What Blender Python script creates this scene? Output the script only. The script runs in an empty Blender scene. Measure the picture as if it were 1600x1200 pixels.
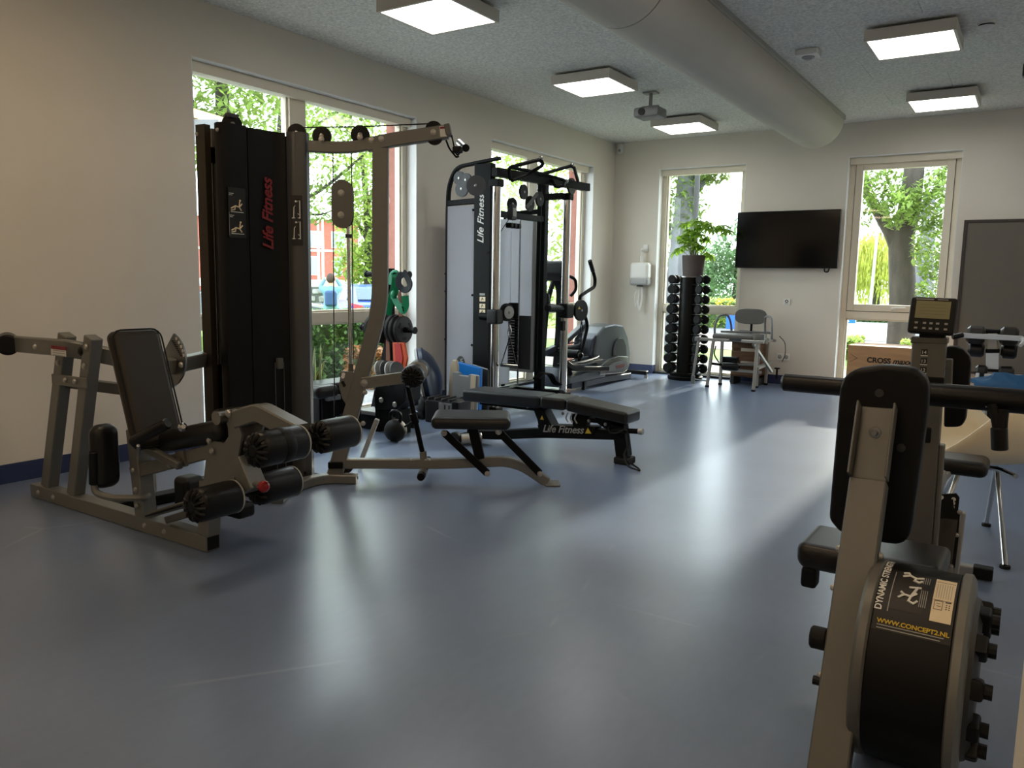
import bpy, bmesh, math, random
from mathutils import Vector, Matrix
R_ = random.Random(7)
SC = bpy.context.scene
COL = SC.collection
# ------------------------------------------------------------------ camera
_c = bpy.data.cameras.new('camera'); CAM = bpy.data.objects.new('camera', _c); COL.objects.link(CAM)
_c.sensor_width = 36; _c.lens = 1240/1600*36; _c.clip_start = .05; _c.clip_end = 300
def _cam(yaw=.5795, pitch=.1303, roll=.01664):
    fw = Vector((-math.sin(yaw)*math.cos(pitch), math.cos(yaw)*math.cos(pitch), -math.sin(pitch)))
    r = Vector((math.cos(yaw), math.sin(yaw), 0)); u = r.cross(fw)
    c, s = math.cos(roll), math.sin(roll)
    r2 = r*c+u*s; u2 = u*c-r*s
    m = Matrix((r2, u2, -fw)).transposed().to_4x4(); m.translation = (0, 0, 1.25)
    return m
CAM.matrix_world = _cam(); SC.camera = CAM
# ------------------------------------------------------------------ sky, sun, exposure
W = bpy.data.worlds.new('sky'); SC.world = W; W.use_nodes = True
W.node_tree.nodes['Background'].inputs[0].default_value = (.86, .94, 1, 1)
W.node_tree.nodes['Background'].inputs[1].default_value = 5.8
_s = bpy.data.lights.new('sun', 'SUN'); SUN = bpy.data.objects.new('sun', _s); COL.objects.link(SUN)
_s.energy = 6; _s.color = (1, .9, .74); _s.angle = math.radians(1.6)
SUN.rotation_euler = Vector((-.012, -.938, -.345)).to_track_quat('-Z', 'Y').to_euler()
VS = SC.view_settings
VS.view_transform = 'Standard'; VS.look = 'None'; VS.gamma = 1; VS.use_curve_mapping = False; VS.exposure = .25
PANEL = 6.5      # radiance of the ceiling light diffusers
# ------------------------------------------------------------------ materials
def lin(c):
    return tuple((v/255/12.92 if v/255 <= .04045 else ((v/255+.055)/1.055)**2.4) for v in c)
MATS = {}
def mat(name, rgb, rough=.5, metal=0, var=.0, vscale=8, bump=0, bscale=60, coat=0, spec=.5, stretch=None, rvar=0, sheen=0):
    if name in MATS: return MATS[name]
    m = bpy.data.materials.new(name); m.use_nodes = True; nt = m.node_tree; b = nt.nodes['Principled BSDF']
    col = (*lin(rgb), 1)
    b.inputs['Base Color'].default_value = col; b.inputs['Roughness'].default_value = rough
    b.inputs['Metallic'].default_value = metal; b.inputs['Specular IOR Level'].default_value = spec
    if coat: b.inputs['Coat Weight'].default_value = coat; b.inputs['Coat Roughness'].default_value = .15
    tc = nt.nodes.new('ShaderNodeTexCoord'); mp = nt.nodes.new('ShaderNodeMapping')
    nt.links.new(tc.outputs['Object'], mp.inputs['Vector'])
    if stretch: mp.inputs['Scale'].default_value = stretch
    def noise(s, d=4):
        n = nt.nodes.new('ShaderNodeTexNoise'); n.inputs['Scale'].default_value = s; n.inputs['Detail'].default_value = d
        nt.links.new(mp.outputs['Vector'], n.inputs['Vector']); return n
    n = noise(vscale)
    if var:
        r = nt.nodes.new('ShaderNodeValToRGB'); r.color_ramp.elements[0].position = .3; r.color_ramp.elements[1].position = .7
        r.color_ramp.elements[0].color = (*[v*(1-var) for v in col[:3]], 1); r.color_ramp.elements[1].color = (*[min(1, v*(1+var)) for v in col[:3]], 1)
        nt.links.new(n.outputs['Fac'], r.inputs['Fac']); nt.links.new(r.outputs['Color'], b.inputs['Base Color'])
    if rvar:
        mr = nt.nodes.new('ShaderNodeMapRange'); mr.inputs['To Min'].default_value = rough-rvar; mr.inputs['To Max'].default_value = rough+rvar
        nt.links.new(n.outputs['Fac'], mr.inputs['Value']); nt.links.new(mr.outputs['Result'], b.inputs['Roughness'])
    if bump:
        n2 = noise(bscale); bp = nt.nodes.new('ShaderNodeBump'); bp.inputs['Strength'].default_value = bump; bp.inputs['Distance'].default_value = .01
        nt.links.new(n2.outputs['Fac'], bp.inputs['Height']); nt.links.new(bp.outputs['Normal'], b.inputs['Normal'])
    MATS[name] = m; return m
def emis(name, rgb, st):
    m = bpy.data.materials.new(name); m.use_nodes = True; nt = m.node_tree; nt.nodes.clear()
    e = nt.nodes.new('ShaderNodeEmission'); o = nt.nodes.new('ShaderNodeOutputMaterial')
    e.inputs[0].default_value = (*lin(rgb), 1); e.inputs[1].default_value = st; nt.links.new(e.outputs[0], o.inputs[0])
    return m
def translucent(name, rgb, f=.5, var=0, vscale=5, gloss=.0):
    m = bpy.data.materials.new(name); m.use_nodes = True; nt = m.node_tree; nt.nodes.clear()
    o = nt.nodes.new('ShaderNodeOutputMaterial'); d = nt.nodes.new('ShaderNodeBsdfPrincipled'); t = nt.nodes.new('ShaderNodeBsdfTranslucent'); x = nt.nodes.new('ShaderNodeMixShader')
    c = (*lin(rgb), 1); d.inputs['Base Color'].default_value = c; d.inputs['Roughness'].default_value = .45; t.inputs[0].default_value = c; x.inputs[0].default_value = f
    if var:
        tc = nt.nodes.new('ShaderNodeTexCoord'); n = nt.nodes.new('ShaderNodeTexNoise'); n.inputs['Scale'].default_value = vscale
        nt.links.new(tc.outputs['Object'], n.inputs['Vector'])
        r = nt.nodes.new('ShaderNodeValToRGB'); r.color_ramp.elements[0].position = .32; r.color_ramp.elements[1].position = .68
        r.color_ramp.elements[0].color = (*[v*(1-var) for v in c[:3]], 1); r.color_ramp.elements[1].color = (*[min(1, v*(1+var)) for v in c[:3]], 1)
        nt.links.new(n.outputs['Fac'], r.inputs['Fac']); nt.links.new(r.outputs['Color'], d.inputs['Base Color']); nt.links.new(r.outputs['Color'], t.inputs[0])
    nt.links.new(d.outputs[0], x.inputs[1]); nt.links.new(t.outputs[0], x.inputs[2]); nt.links.new(x.outputs[0], o.inputs[0])
    MATS[name] = m; return m
def glass_mat(name, rgb=(250, 253, 252), refl=.03):
    m = bpy.data.materials.new(name); m.use_nodes = True; nt = m.node_tree; nt.nodes.clear()
    o = nt.nodes.new('ShaderNodeOutputMaterial'); t = nt.nodes.new('ShaderNodeBsdfTransparent'); g = nt.nodes.new('ShaderNodeBsdfGlossy'); x = nt.nodes.new('ShaderNodeMixShader'); f = nt.nodes.new('ShaderNodeLayerWeight')
    f.inputs[0].default_value = .5; pw = nt.nodes.new('ShaderNodeMath'); pw.operation = 'POWER'; pw.inputs[1].default_value = 5
    ml = nt.nodes.new('ShaderNodeMath'); ml.operation = 'MULTIPLY_ADD'; ml.inputs[1].default_value = .6; ml.inputs[2].default_value = refl
    nt.links.new(f.outputs['Facing'], pw.inputs[0]); nt.links.new(pw.outputs[0], ml.inputs[0])
    t.inputs[0].default_value = (*lin(rgb), 1); g.inputs['Roughness'].default_value = .02
    nt.links.new(ml.outputs[0], x.inputs[0]); nt.links.new(t.outputs[0], x.inputs[1]); nt.links.new(g.outputs[0], x.inputs[2]); nt.links.new(x.outputs[0], o.inputs[0])
    MATS[name] = m; return m
def floor_mat():
    m = mat('linoleum', (108, 122, 147), .3, var=.10, vscale=1.3, spec=.9); nt = m.node_tree; b = nt.nodes['Principled BSDF']
    tc = nt.nodes['Texture Coordinate']
    # fine marbling of the linoleum and pale scuff marks
    base = b.inputs['Base Color'].links[0].from_socket
    n = nt.nodes.new('ShaderNodeTexNoise'); n.inputs['Scale'].default_value = 30; n.inputs['Detail'].default_value = 6
    mp = nt.nodes.new('ShaderNodeMapping'); mp.inputs['Scale'].default_value = (1, .35, 1); mp.inputs['Rotation'].default_value = (0, 0, .5)
    nt.links.new(tc.outputs['Object'], mp.inputs['Vector']); nt.links.new(mp.outputs['Vector'], n.inputs['Vector'])
    mx = nt.nodes.new('ShaderNodeMixRGB'); mx.blend_type = 'SOFT_LIGHT'; mx.inputs[0].default_value = .12
    nt.links.new(base, mx.inputs[1]); nt.links.new(n.outputs['Fac'], mx.inputs[2])
    w = nt.nodes.new('ShaderNodeTexVoronoi'); w.feature = 'DISTANCE_TO_EDGE'; w.inputs['Scale'].default_value = .55
    wn = nt.nodes.new('ShaderNodeTexNoise'); wn.inputs['Scale'].default_value = 1.7
    ad = nt.nodes.new('ShaderNodeMixRGB'); ad.blend_type = 'ADD'; ad.inputs[0].default_value = .5
    nt.links.new(tc.outputs['Object'], ad.inputs[1]); nt.links.new(wn.outputs['Color'], ad.inputs[2]); nt.links.new(ad.outputs[0], w.inputs['Vector'])
    cr = nt.nodes.new('ShaderNodeValToRGB'); cr.color_ramp.elements[0].color = (1, 1, 1, 1); cr.color_ramp.elements[0].position = 0; cr.color_ramp.elements[1].position = .006; cr.color_ramp.elements[1].color = (0, 0, 0, 1)
    nt.links.new(w.outputs['Distance'], cr.inputs['Fac'])
    gate = nt.nodes.new('ShaderNodeTexNoise'); gate.inputs['Scale'].default_value = 2.2; nt.links.new(tc.outputs['Object'], gate.inputs['Vector'])
    gr = nt.nodes.new('ShaderNodeMapRange'); gr.inputs['From Min'].default_value = .52; gr.inputs['From Max'].default_value = .66; gr.inputs['To Max'].default_value = .22; nt.links.new(gate.outputs['Fac'], gr.inputs['Value'])
    mu = nt.nodes.new('ShaderNodeMath'); mu.operation = 'MULTIPLY'; nt.links.new(cr.outputs['Color'], mu.inputs[0]); nt.links.new(gr.outputs['Result'], mu.inputs[1])
    m2 = nt.nodes.new('ShaderNodeMixRGB'); m2.inputs[2].default_value = (*lin((190, 196, 205)), 1)
    nt.links.new(mu.outputs[0], m2.inputs[0]); nt.links.new(mx.outputs[0], m2.inputs[1]); nt.links.new(m2.outputs[0], b.inputs['Base Color'])
    rr = nt.nodes.new('ShaderNodeMapRange'); rr.inputs['To Min'].default_value = .27; rr.inputs['To Max'].default_value = .31
    nt.links.new(n.outputs['Fac'], rr.inputs['Value']); nt.links.new(rr.outputs['Result'], b.inputs['Roughness'])
    return m
M = dict(
 wall=mat('wall_paint', (224, 217, 204), .85, var=.015, vscale=3, bump=.03, bscale=180),
 ceil=mat('wood_wool_board', (228, 227, 219), .95, var=.20, vscale=45, bump=.9, bscale=120),
 floor=floor_mat(),
 navy=mat('navy_skirting', (44, 56, 92), .45, var=.05),
 frame=mat('window_frame_paint', (226, 217, 196), .45, var=.02),
 reveal=mat('reveal_board', (232, 232, 230), .5, var=.02),
 sillblack=mat('black_threshold', (30, 30, 30), .6),
 glass=glass_mat('window_glass'),
 duct=mat('duct_fabric', (196, 190, 178), .8, var=.02, vscale=4),
 white=mat('white_plastic', (232, 230, 224), .4),
 offwhite=mat('offwhite_housing', (205, 198, 186), .5),
 grey=mat('grey_plastic', (120, 122, 124), .45),
 dgrey=mat('dark_grey_plastic', (46, 47, 48), .5),
 lgrey=mat('light_grey_plastic', (160, 160, 158), .45),
 gun=mat('platinum_frame_paint', (114, 113, 107), .4, .3, var=.03, vscale=20),
 gun2=mat('grey_frame_paint', (98, 97, 92), .42, .3, var=.03, vscale=20),
 shroud=mat('shroud_dark', (15, 14, 13), .4, 0, var=.04, vscale=4, spec=.2),
 shroud2=mat('shroud_brown', (50, 44, 35), .42, .3),
 column=mat('graphite_column', (84, 85, 86), .3, .6),
 vinyl=mat('black_vinyl', (20, 19, 18), .36, bump=.1, bscale=300, spec=.4),
 vinylb=mat('brown_black_vinyl', (42, 37, 30), .38, bump=.1, bscale=300, spec=.3),
 foam=mat('black_foam_cover', (14, 13, 13), .36, bump=.1, bscale=150, spec=.3),
 black=mat('black_plastic', (12, 12, 13), .45, spec=.25),
 bmetal=mat('black_powder_coat', (12, 12, 13), .5, 0, spec=.12),
 rubber=mat('black_rubber', (16, 16, 16), .65, spec=.3),
 chrome=mat('chrome', (205, 205, 203), .16, 1, var=.02),
 steel=mat('brushed_steel', (150, 150, 148), .3, 1, var=.05, vscale=40),
 alu=mat('aluminium_tube', (176, 174, 168), .35, .6),
 red=mat('red_print', (122, 16, 28), .5),
 redk=mat('red_knob', (150, 20, 22), .25),
 wprint=mat('white_print', (220, 220, 214), .6),
 gprint=mat('grey_print', (150, 150, 146), .6),
 yprint=mat('yellow_print', (200, 170, 40), .6),
 cprint=mat('cream_label', (224, 208, 176), .6),
 kprint=mat('black_print', (20, 18, 17), .5),
 bluesheen=mat('black_vinyl_blue_sheen', (19, 23, 30), .36, bump=.1, bscale=300, spec=.4),  # near-black pads, their slight blue reflections put into the base colour
 screen=mat('tv_screen', (6, 6, 7), .12, spec=.5),
 lcd=mat('lcd_screen', (122, 120, 84), .35),
 ply=mat('plywood', (196, 150, 104), .6, var=.14, vscale=3, stretch=(1, 1, 7)),
 board=mat('grey_board', (104, 98, 88), .6, var=.02),
 boardframe=mat('dark_board_frame', (58, 50, 46), .5),
 shell=mat('cream_shell_plastic', (226, 214, 186), .35),
 ltan=mat('tan_board', (192, 178, 156), .6),
 pot=mat('grey_wicker_pot', (84, 74, 70), .8, var=.2, vscale=60, stretch=(1, 1, 6)),
 soil=mat('potting_soil', (44, 32, 24), .95, var=.2, bump=.4),
 concrete=mat('concrete', (128, 125, 120), .9, var=.08),
)
M['frost'] = translucent('frosted_panel', (214, 214, 220), .75)
M['leaf'] = translucent('indoor_leaf', (128, 164, 54), .55, .3, 12)
M['sansev'] = mat('sansevieria_leaf', (70, 92, 48), .4, var=.35, vscale=25, stretch=(1, 1, 1))
M['sansev_edge'] = mat('sansevieria_edge', (186, 182, 96), .4)
M['blue'] = mat('bright_blue_plastic', (24, 120, 206), .4)
M['bag'] = translucent('blue_plastic_bag', (46, 104, 150), .35)
M['green'] = translucent('green_band', (10, 150, 104), .3)
M['orange'] = mat('orange_band', (216, 84, 30), .5)
M['redband'] = mat('red_band', (196, 30, 24), .45)
M['bluedark'] = mat('navy_rubber', (11, 16, 26), .55, spec=.2)
M['brownband'] = mat('brown_band', (128, 74, 50), .6)
M['clear'] = glass_mat('clear_plastic', (225, 228, 230))
# ------------------------------------------------------------------ helpers
ORG = {}; FLAG = {'wn': False}
def V(p): return Vector(p)
def thing(name, label, cat, loc=(0, 0, 0), group=None):
    o = bpy.data.objects.new(name, None); COL.objects.link(o); o.empty_display_size = .1
    o.location = loc; o['label'] = label; o['category'] = cat
    if group: o['group'] = group
    ORG[o] = Vector(loc); return o
def obj(name, bm, m, parent=None, loc=None, smooth=35, label=None):
    o0 = ORG[parent] if parent is not None else (Vector(loc) if loc is not None else Vector((0, 0, 0)))
    if o0.length: bmesh.ops.translate(bm, verts=bm.verts, vec=-o0)
    me = bpy.data.meshes.new(name); bm.to_mesh(me); bm.free()
    for p in me.polygons: p.use_smooth = True
    me.set_sharp_from_angle(angle=math.radians(smooth))
    if m is not None: me.materials.append(M[m] if isinstance(m, str) else m)
    o = bpy.data.objects.new(name, me); COL.objects.link(o); ORG[o] = o0
    if FLAG['wn']:
        w = o.modifiers.new('weighted_normals', 'WEIGHTED_NORMAL'); w.keep_sharp = True; FLAG['wn'] = False
    if parent is not None: o.parent = parent
    else: o.location = o0
    if label: o['label'] = label
    return o
def tag(o, label, cat, group=None):
    o['label'] = label; o['category'] = cat
    if group: o['group'] = group
    return o
def struct(o): o['kind'] = 'structure'; return o
def bmn(): return bmesh.new()
def merge(bm, t, mtx=None):
    if mtx is not None: bmesh.ops.transform(t, matrix=mtx, verts=t.verts)
    me = bpy.data.meshes.new('tmp'); t.to_mesh(me); t.free(); bm.from_mesh(me); bpy.data.meshes.remove(me); return bm
def box(bm, c, s, rot=None, bev=0, seg=2):
    t = bmn(); bmesh.ops.create_cube(t, size=1); bmesh.ops.scale(t, vec=s, verts=t.verts)
    if bev: FLAG['wn'] = True; bmesh.ops.bevel(t, geom=t.edges[:], offset=min(bev, min(s)*.49), segments=seg, profile=.5, affect='EDGES')
    m = Matrix.Translation(c)
    if rot is not None: m = m @ (rot.to_4x4() if isinstance(rot, Matrix) else Matrix.Rotation(rot, 4, 'Z'))
    return merge(bm, t, m)
def bx(x0, x1, y0, y1, z0, z1, bev=0):
    return box(bmn(), ((x0+x1)/2, (y0+y1)/2, (z0+z1)/2), (abs(x1-x0), abs(y1-y0), abs(z1-z0)), bev=bev)
def axes(d, up=(0, 0, 1)):
    d = Vector(d).normalized(); up = Vector(up)
    if abs(d.dot(up.normalized())) > .98: up = Vector((1, 0, 0)) if abs(d.x) < .9 else Vector((0, 1, 0))
    s = d.cross(up).normalized(); u = s.cross(d).normalized(); return d, s, u
def bar(bm, p0, p1, w, h, up=(0, 0, 1), bev=.004):
    p0, p1 = V(p0), V(p1); d, s, u = axes(p1-p0, up)
    m = Matrix((d, s, u)).transposed()
    return box(bm, (p0+p1)/2, ((p1-p0).length, w, h), m, bev, 1)
def sweep(bm, pts, prof, up=(0, 0, 1), caps=True, closed=False):
    """sweep a closed 2-D profile [(side, up)] along a polyline with mitred joints"""
    pts = [V(p) for p in pts]; n = len(pts); rings = []
    ps = None
    for i, p in enumerate(pts):
        a = (pts[i]-pts[i-1]).normalized() if (i > 0 or closed) else None
        b = (pts[(i+1) % n]-pts[i]).normalized() if (i < n-1 or closed) else None
        t = (a+b) if (a is not None and b is not None) else (a if a is not None else b)
        if t.length < 1e-6: t = b
        t = t.normalized()
        if ps is None:
            _, s, u = axes(t, up)
        else:
            s = (ps - t*ps.dot(t)).normalized(); u = s.cross(t).normalized()
        k = 1.0
        if a is not None and b is not None:
            k = 1/max(.35, math.sqrt(max(.01, (1+a.dot(b))/2)))
        ps = s
        bend = (b-a) if (a is not None and b is not None) else None
        ring = []
        for (x, y) in prof:
            off = s*x+u*y
            if bend is not None and bend.length > 1e-4:
                bd = bend.normalized(); off = off + bd*(off.dot(bd)*(k-1))
            ring.append(bm.verts.new(p+off))
        rings.append(ring)
    m = len(prof)
    for i in range(n-1 if not closed else n):
        r0, r1 = rings[i], rings[(i+1) % n]
        for j in range(m):
            bm.faces.new((r0[j], r0[(j+1) % m], r1[(j+1) % m], r1[j]))
    if caps and not closed:
        bm.faces.new(list(reversed(rings[0]))); bm.faces.new(rings[-1])
    bmesh.ops.recalc_face_normals(bm, faces=bm.faces)
    return bm
def circ(r, n=10): return [(r*math.cos(2*math.pi*i/n), r*math.sin(2*math.pi*i/n)) for i in range(n)]
def rect(w, h, b=.006):
    w, h = w/2, h/2
    return [(w-b, -h), (w, -h+b), (w, h-b), (w-b, h), (-w+b, h), (-w, h-b), (-w, -h+b), (-w+b, -h)]
def fillet(pts, rad=.05, seg=5):
    pts = [V(p) for p in pts]; out = [pts[0]]
    for i in range(1, len(pts)-1):
        a, p, b = pts[i-1], pts[i], pts[i+1]; d0 = (a-p); d1 = (b-p); r = min(rad, d0.length*.45, d1.length*.45)
        q0 = p+d0.normalized()*r; q1 = p+d1.normalized()*r
        for k in range(seg+1):
            t = k/seg; out.append(q0*(1-t)**2+p*2*t*(1-t)+q1*t*t)
    out.append(pts[-1]); return out
def tube(bm, pts, r, n=10, rad=.05, caps=True):
    return sweep(bm, fillet(pts, rad) if len(pts) > 2 and rad else pts, circ(r, n), caps=caps)
def rtube(bm, pts, w, h, rad=0, up=(0, 0, 1)):
    return sweep(bm, fillet(pts, rad) if rad else pts, rect(w, h), up=up)
def lathe(bm, p0, p1, prof, n=20, a0=0, a1=2*math.pi):
    """prof [(t along p0->p1 in metres, r)]"""
    p0, p1 = V(p0), V(p1); d, s, u = axes(p1-p0); rings = []; full = abs(a1-a0-2*math.pi) < 1e-6; k = n if full else n+1
    for (t, r) in prof:
        rings.append([bm.verts.new(p0+d*t+(s*math.cos(a0+(a1-a0)*i/n)+u*math.sin(a0+(a1-a0)*i/n))*max(r, 1e-4)) for i in range(k)])
    for a, b in zip(rings, rings[1:]):
        for i in range(n):
            bm.faces.new((a[i], a[(i+1) % k], b[(i+1) % k], b[i]))
    if full:
        bm.faces.new(list(reversed(rings[0]))); bm.faces.new(rings[-1])
    bmesh.ops.recalc_face_normals(bm, faces=bm.faces); return bm
def cyl(bm, p0, p1, r, n=16, bev=.0, r1=None):
    L = (V(p1)-V(p0)).length; r1 = r if r1 is None else r1
    if bev: return lathe(bm, p0, p1, [(0, r-bev), (bev, r), (L-bev, r1), (L, r1-bev)], n)
    return lathe(bm, p0, p1, [(0, r), (L, r1)], n)
def ball(bm, c, r, n=14, sc=(1, 1, 1)):
    t = bmn(); bmesh.ops.create_uvsphere(t, u_segments=n, v_segments=max(6, n*2//3), radius=r); bmesh.ops.scale(t, vec=sc, verts=t.verts)
    return merge(bm, t, Matrix.Translation(c))
def plate(bm, pts, off, bev=0, seg=2):
    """extrude a planar polygon by the vector off"""
    if bev:
        t = bmn(); plate(t, pts, off); bmesh.ops.bevel(t, geom=t.edges[:], offset=bev, segments=seg, profile=.5, affect='EDGES', clamp_overlap=True); FLAG['wn'] = True
        return merge(bm, t)
    off = V(off); a = [bm.verts.new(V(p)) for p in pts]; b = [bm.verts.new(V(p)+off) for p in pts]; n = len(pts)
    bm.faces.new(a); bm.faces.new(list(reversed(b)))
    for i in range(n): bm.faces.new((a[i], b[i], b[(i+1) % n], a[(i+1) % n]))
    bmesh.ops.recalc_face_normals(bm, faces=bm.faces); return bm
def bolt(parent, p, n, r=.012, m='alu'):
    n = V(n).normalized(); b = bmn(); lathe(b, V(p), V(p)+n*.01, [(0, r*1.25), (.002, r*1.25), (.002, r), (.008, r*.85), (.01, r*.4)], 10)
    return obj('bolt', b, m, parent)
def text(name, s, size, origin, xdir, ydir, m, parent, depth=.0008, shear=0, align='LEFT', lift=.001, font_w=0):
    cu = bpy.data.curves.new('t', 'FONT'); cu.body = s; cu.size = size; cu.extrude = depth; cu.shear = shear; cu.align_x = align; cu.offset = font_w
    to = bpy.data.objects.new('t', cu); COL.objects.link(to); bpy.context.view_layer.update()
    me = bpy.data.meshes.new_from_object(to.evaluated_get(bpy.context.evaluated_depsgraph_get()))
    bpy.data.objects.remove(to); bpy.data.curves.remove(cu)
    b = bmn(); b.from_mesh(me); bpy.data.meshes.remove(me)
    x = V(xdir).normalized(); y = V(ydir); y = (y-x*y.dot(x)).normalized(); z = x.cross(y)
    mt = Matrix((x, y, z)).transposed().to_4x4(); mt.translation = V(origin)+z*lift
    bmesh.ops.transform(b, matrix=mt, verts=b.verts)
    return obj(name, b, m, parent)
def pad(bm, c, s, rot=None, bev=.03): return box(bm, c, s, rot, bev, 4)
def copy_tree(o, parent=None, loc=None, label=None):
    c = o.copy(); COL.objects.link(c); c.parent = parent
    if loc is not None: c.location = loc
    if label: c['label'] = label
    for ch in [x for x in o.children]: copy_tree(ch, c)
    return c
# ================================================================== the room
XL, YF, XR, YB, ZC = -5.03, 10.2, 3.6, -3.2, 3.14
W1, W2 = (3.56, 5.97), (7.2, 9.58)          # openings in the left wall (y)
W3, W4 = (-4.37, -3.2), (-1.99, -.805)      # openings in the far wall (x)
ZH = 2.755
struct(obj('floor', bx(XL-.3, XR+.3, YB-.3, YF+.3, -.12, 0), 'floor'))
b = bmn()
for y0, y1, z0, z1 in ((YB, W1[0], 0, ZC), (W1[1], W2[0], 0, ZC), (W2[1], YF+.34, 0, ZC), (W1[0], W1[1], ZH, ZC), (W2[0], W2[1], ZH, ZC)):
    merge(b, bx(XL-.34, XL, y0, y1, z0, z1+.2))
struct(obj('wall_left', b, 'wall'))
b = bmn()
for x0, x1, z0, z1 in ((XL, W3[0], 0, ZC), (W3[1], W4[0], 0, ZC), (W4[1], XR+.34, 0, ZC), (W3[0], W3[1], ZH, ZC), (W4[0], W4[1], ZH, ZC)):
    merge(b, bx(x0, x1, YF, YF+.34, z0, z1+.2))
struct(obj('wall_far', b, 'wall'))
struct(obj('wall_right', bx(XR, XR+.3, YB, YF, 0, ZC+.2), 'wall'))
struct(obj('wall_back', bx(XL-.3, XR+.3, YB-.3, YB, 0, ZC+.2), 'wall'))
# a wall end close to the camera, its cream edge just enters the frame at the lower right
struct(obj('trim_1', bx((0.017,0.62,0.946)[0]+.002, .22, (0.017,0.62,0.946)[1], .86, 0, 2.3, .006), 'frame'))
ceil = struct(obj('ceiling', bx(XL-.34, XR+.3, YB-.3, YF+.34, ZC+.026, ZC+.2), 'ceil'))
bme = None
for j in range(23):
    for i in range(8):
        x0 = XL+i*1.2-(.6 if j % 2 else 0); x1 = min(x0+1.2, XR); x0 = max(x0, XL); y0 = YB+j*.6; y1 = min(y0+.6, YF)
        if x1-x0 < .05 or y1-y0 < .05: continue
        o = obj('ceiling_board', bx(x0+.0012, x1-.0012, y0+.0012, y1-.0012, ZC, ZC+.025), 'ceil', ceil)
# skirting
b = bmn()
for y0, y1 in ((YB, W1[0]), (W1[1], W2[0]), (W2[1], YF)): merge(b, bx(XL, XL+.012, y0, y1, 0, .115, .002))
struct(obj('baseboard_left', b, 'navy'))
b = bmn()
for x0, x1 in ((XL, W3[0]), (W3[1], W4[0]), (W4[1], XR)): merge(b, bx(x0, x1, YF-.012, YF, 0, .115, .002))
for x in (W3[0], W4[0]): merge(b, bx(x-.002, x+.012, YF-.012, YF+.1, 0, .115, .002))
struct(obj('baseboard_far', b, 'navy'))
def window(n, wall, a0, a1, posts, sash=None):
    """wall 'L' (runs along y) or 'F' (along x); posts: list of (from, to) of wide mullions"""
    dep0, dep1 = .12, .19
    def B(u0, u1, z0, z1, d0, d1, bev=.004):
        return bx(XL-d1, XL-d0, u0, u1, z0, z1, bev) if wall == 'L' else bx(u0, u1, YF+d0, YF+d1, z0, z1, bev)
    b = bmn(); zt = ZH-.06
    for args in ((a0, a0+.07, .0, ZH), (a1-.07, a1, .0, ZH), (a0+.07, a1-.07, zt, ZH), (a0+.07, a1-.07, .0, .05)): merge(b, B(*args, dep0, dep1))
    fr = obj('window_%d' % n, b, 'frame'); struct(fr)
    # plaster-board reveals lining the opening, with the blind box line under the head
    b = bmn()
    for args in ((a0-.001, a0+.008, 0, ZH), (a1-.008, a1+.001, 0, ZH), (a0, a1, ZH-.008, ZH+.001)): merge(b, B(*args, -.001, dep0, .001))
    obj('reveal', b, 'reveal', fr)
    obj('blind_box', B(a0+.01, a1-.01, ZH-.085, ZH-.009, .06, dep0-.001), 'frame', fr)
    obj('threshold', B(a0+.01, a1-.01, .0, .03, .02, dep0-.002), 'sillblack', fr)
    edges = [a0+.07]+[v for p in posts for v in p]+[a1-.07]
    for p in posts: obj('mullion', B(p[0], p[1], .05, zt, dep0-.005, dep1), 'frame', fr)
    for u0, u1 in zip(edges[::2], edges[1::2]):
        obj('transom', B(u0, u1, .855, .945, dep0-.002, dep1), 'frame', fr)
        # glazing beads and panes
        for z0, z1, k in ((.05, .855, 0), (.945, zt, 1)):
            if k and sash:
                s = bmn()
                for a in ((u0+.005, u0+.085, z0+.005, z1-.005), (u1-.085, u1-.005, z0+.005, z1-.005), (u0+.085, u1-.085, z0+.005, z0+.085), (u0+.085, u1-.085, z1-.09, z1-.005)): merge(s, B(*a, dep0-.012, dep1-.01))
                so = obj('sash', s, 'frame', fr)
                gk = bmn()
                for a in ((u0, u0+.006, z0, z1), (u1-.006, u1, z0, z1), (u0, u1, z0, z0+.006), (u0, u1, z1-.006, z1)): merge(gk, B(*a, dep0-.0035, dep0+.02, 0))
                obj('gasket', gk, 'sillblack', fr)
                h = bmn(); um = (u0+u1)/2
                box(h, (um, YF+dep0-.018, z0+.045), (.05, .014, .028), bev=.004); bar(h, (um, YF+dep0-.03, z0+.05), (um+.13, YF+dep0-.035, z0+.058), .016, .02)
                obj('handle', h, 'white', so)
                g = (u0+.08, u1-.08, z0+.08, z1-.085)
            else:
                s = bmn()
                for a in ((u0, u0+.018, z0, z1), (u1-.018, u1, z0, z1), (u0, u1, z0, z0+.018), (u0, u1, z1-.018, z1)): merge(s, B(*a, dep0+.02, dep1+.01, .003))
                obj('glazing_bead', s, 'frame', fr)
                g = (u0+.012, u1-.012, z0+.012, z1-.012)
            obj('pane', B(*g, dep0+.045, dep0+.05, 0), 'glass', fr)
window(1, 'L', W1[0], W1[1], [(4.53, 4.70)])
window(2, 'L', W2[0], W2[1], [(8.17, 8.34)])
window(3, 'F', W3[0], W3[1], [])
window(4, 'F', W4[0], W4[1], [], sash=True)
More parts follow.
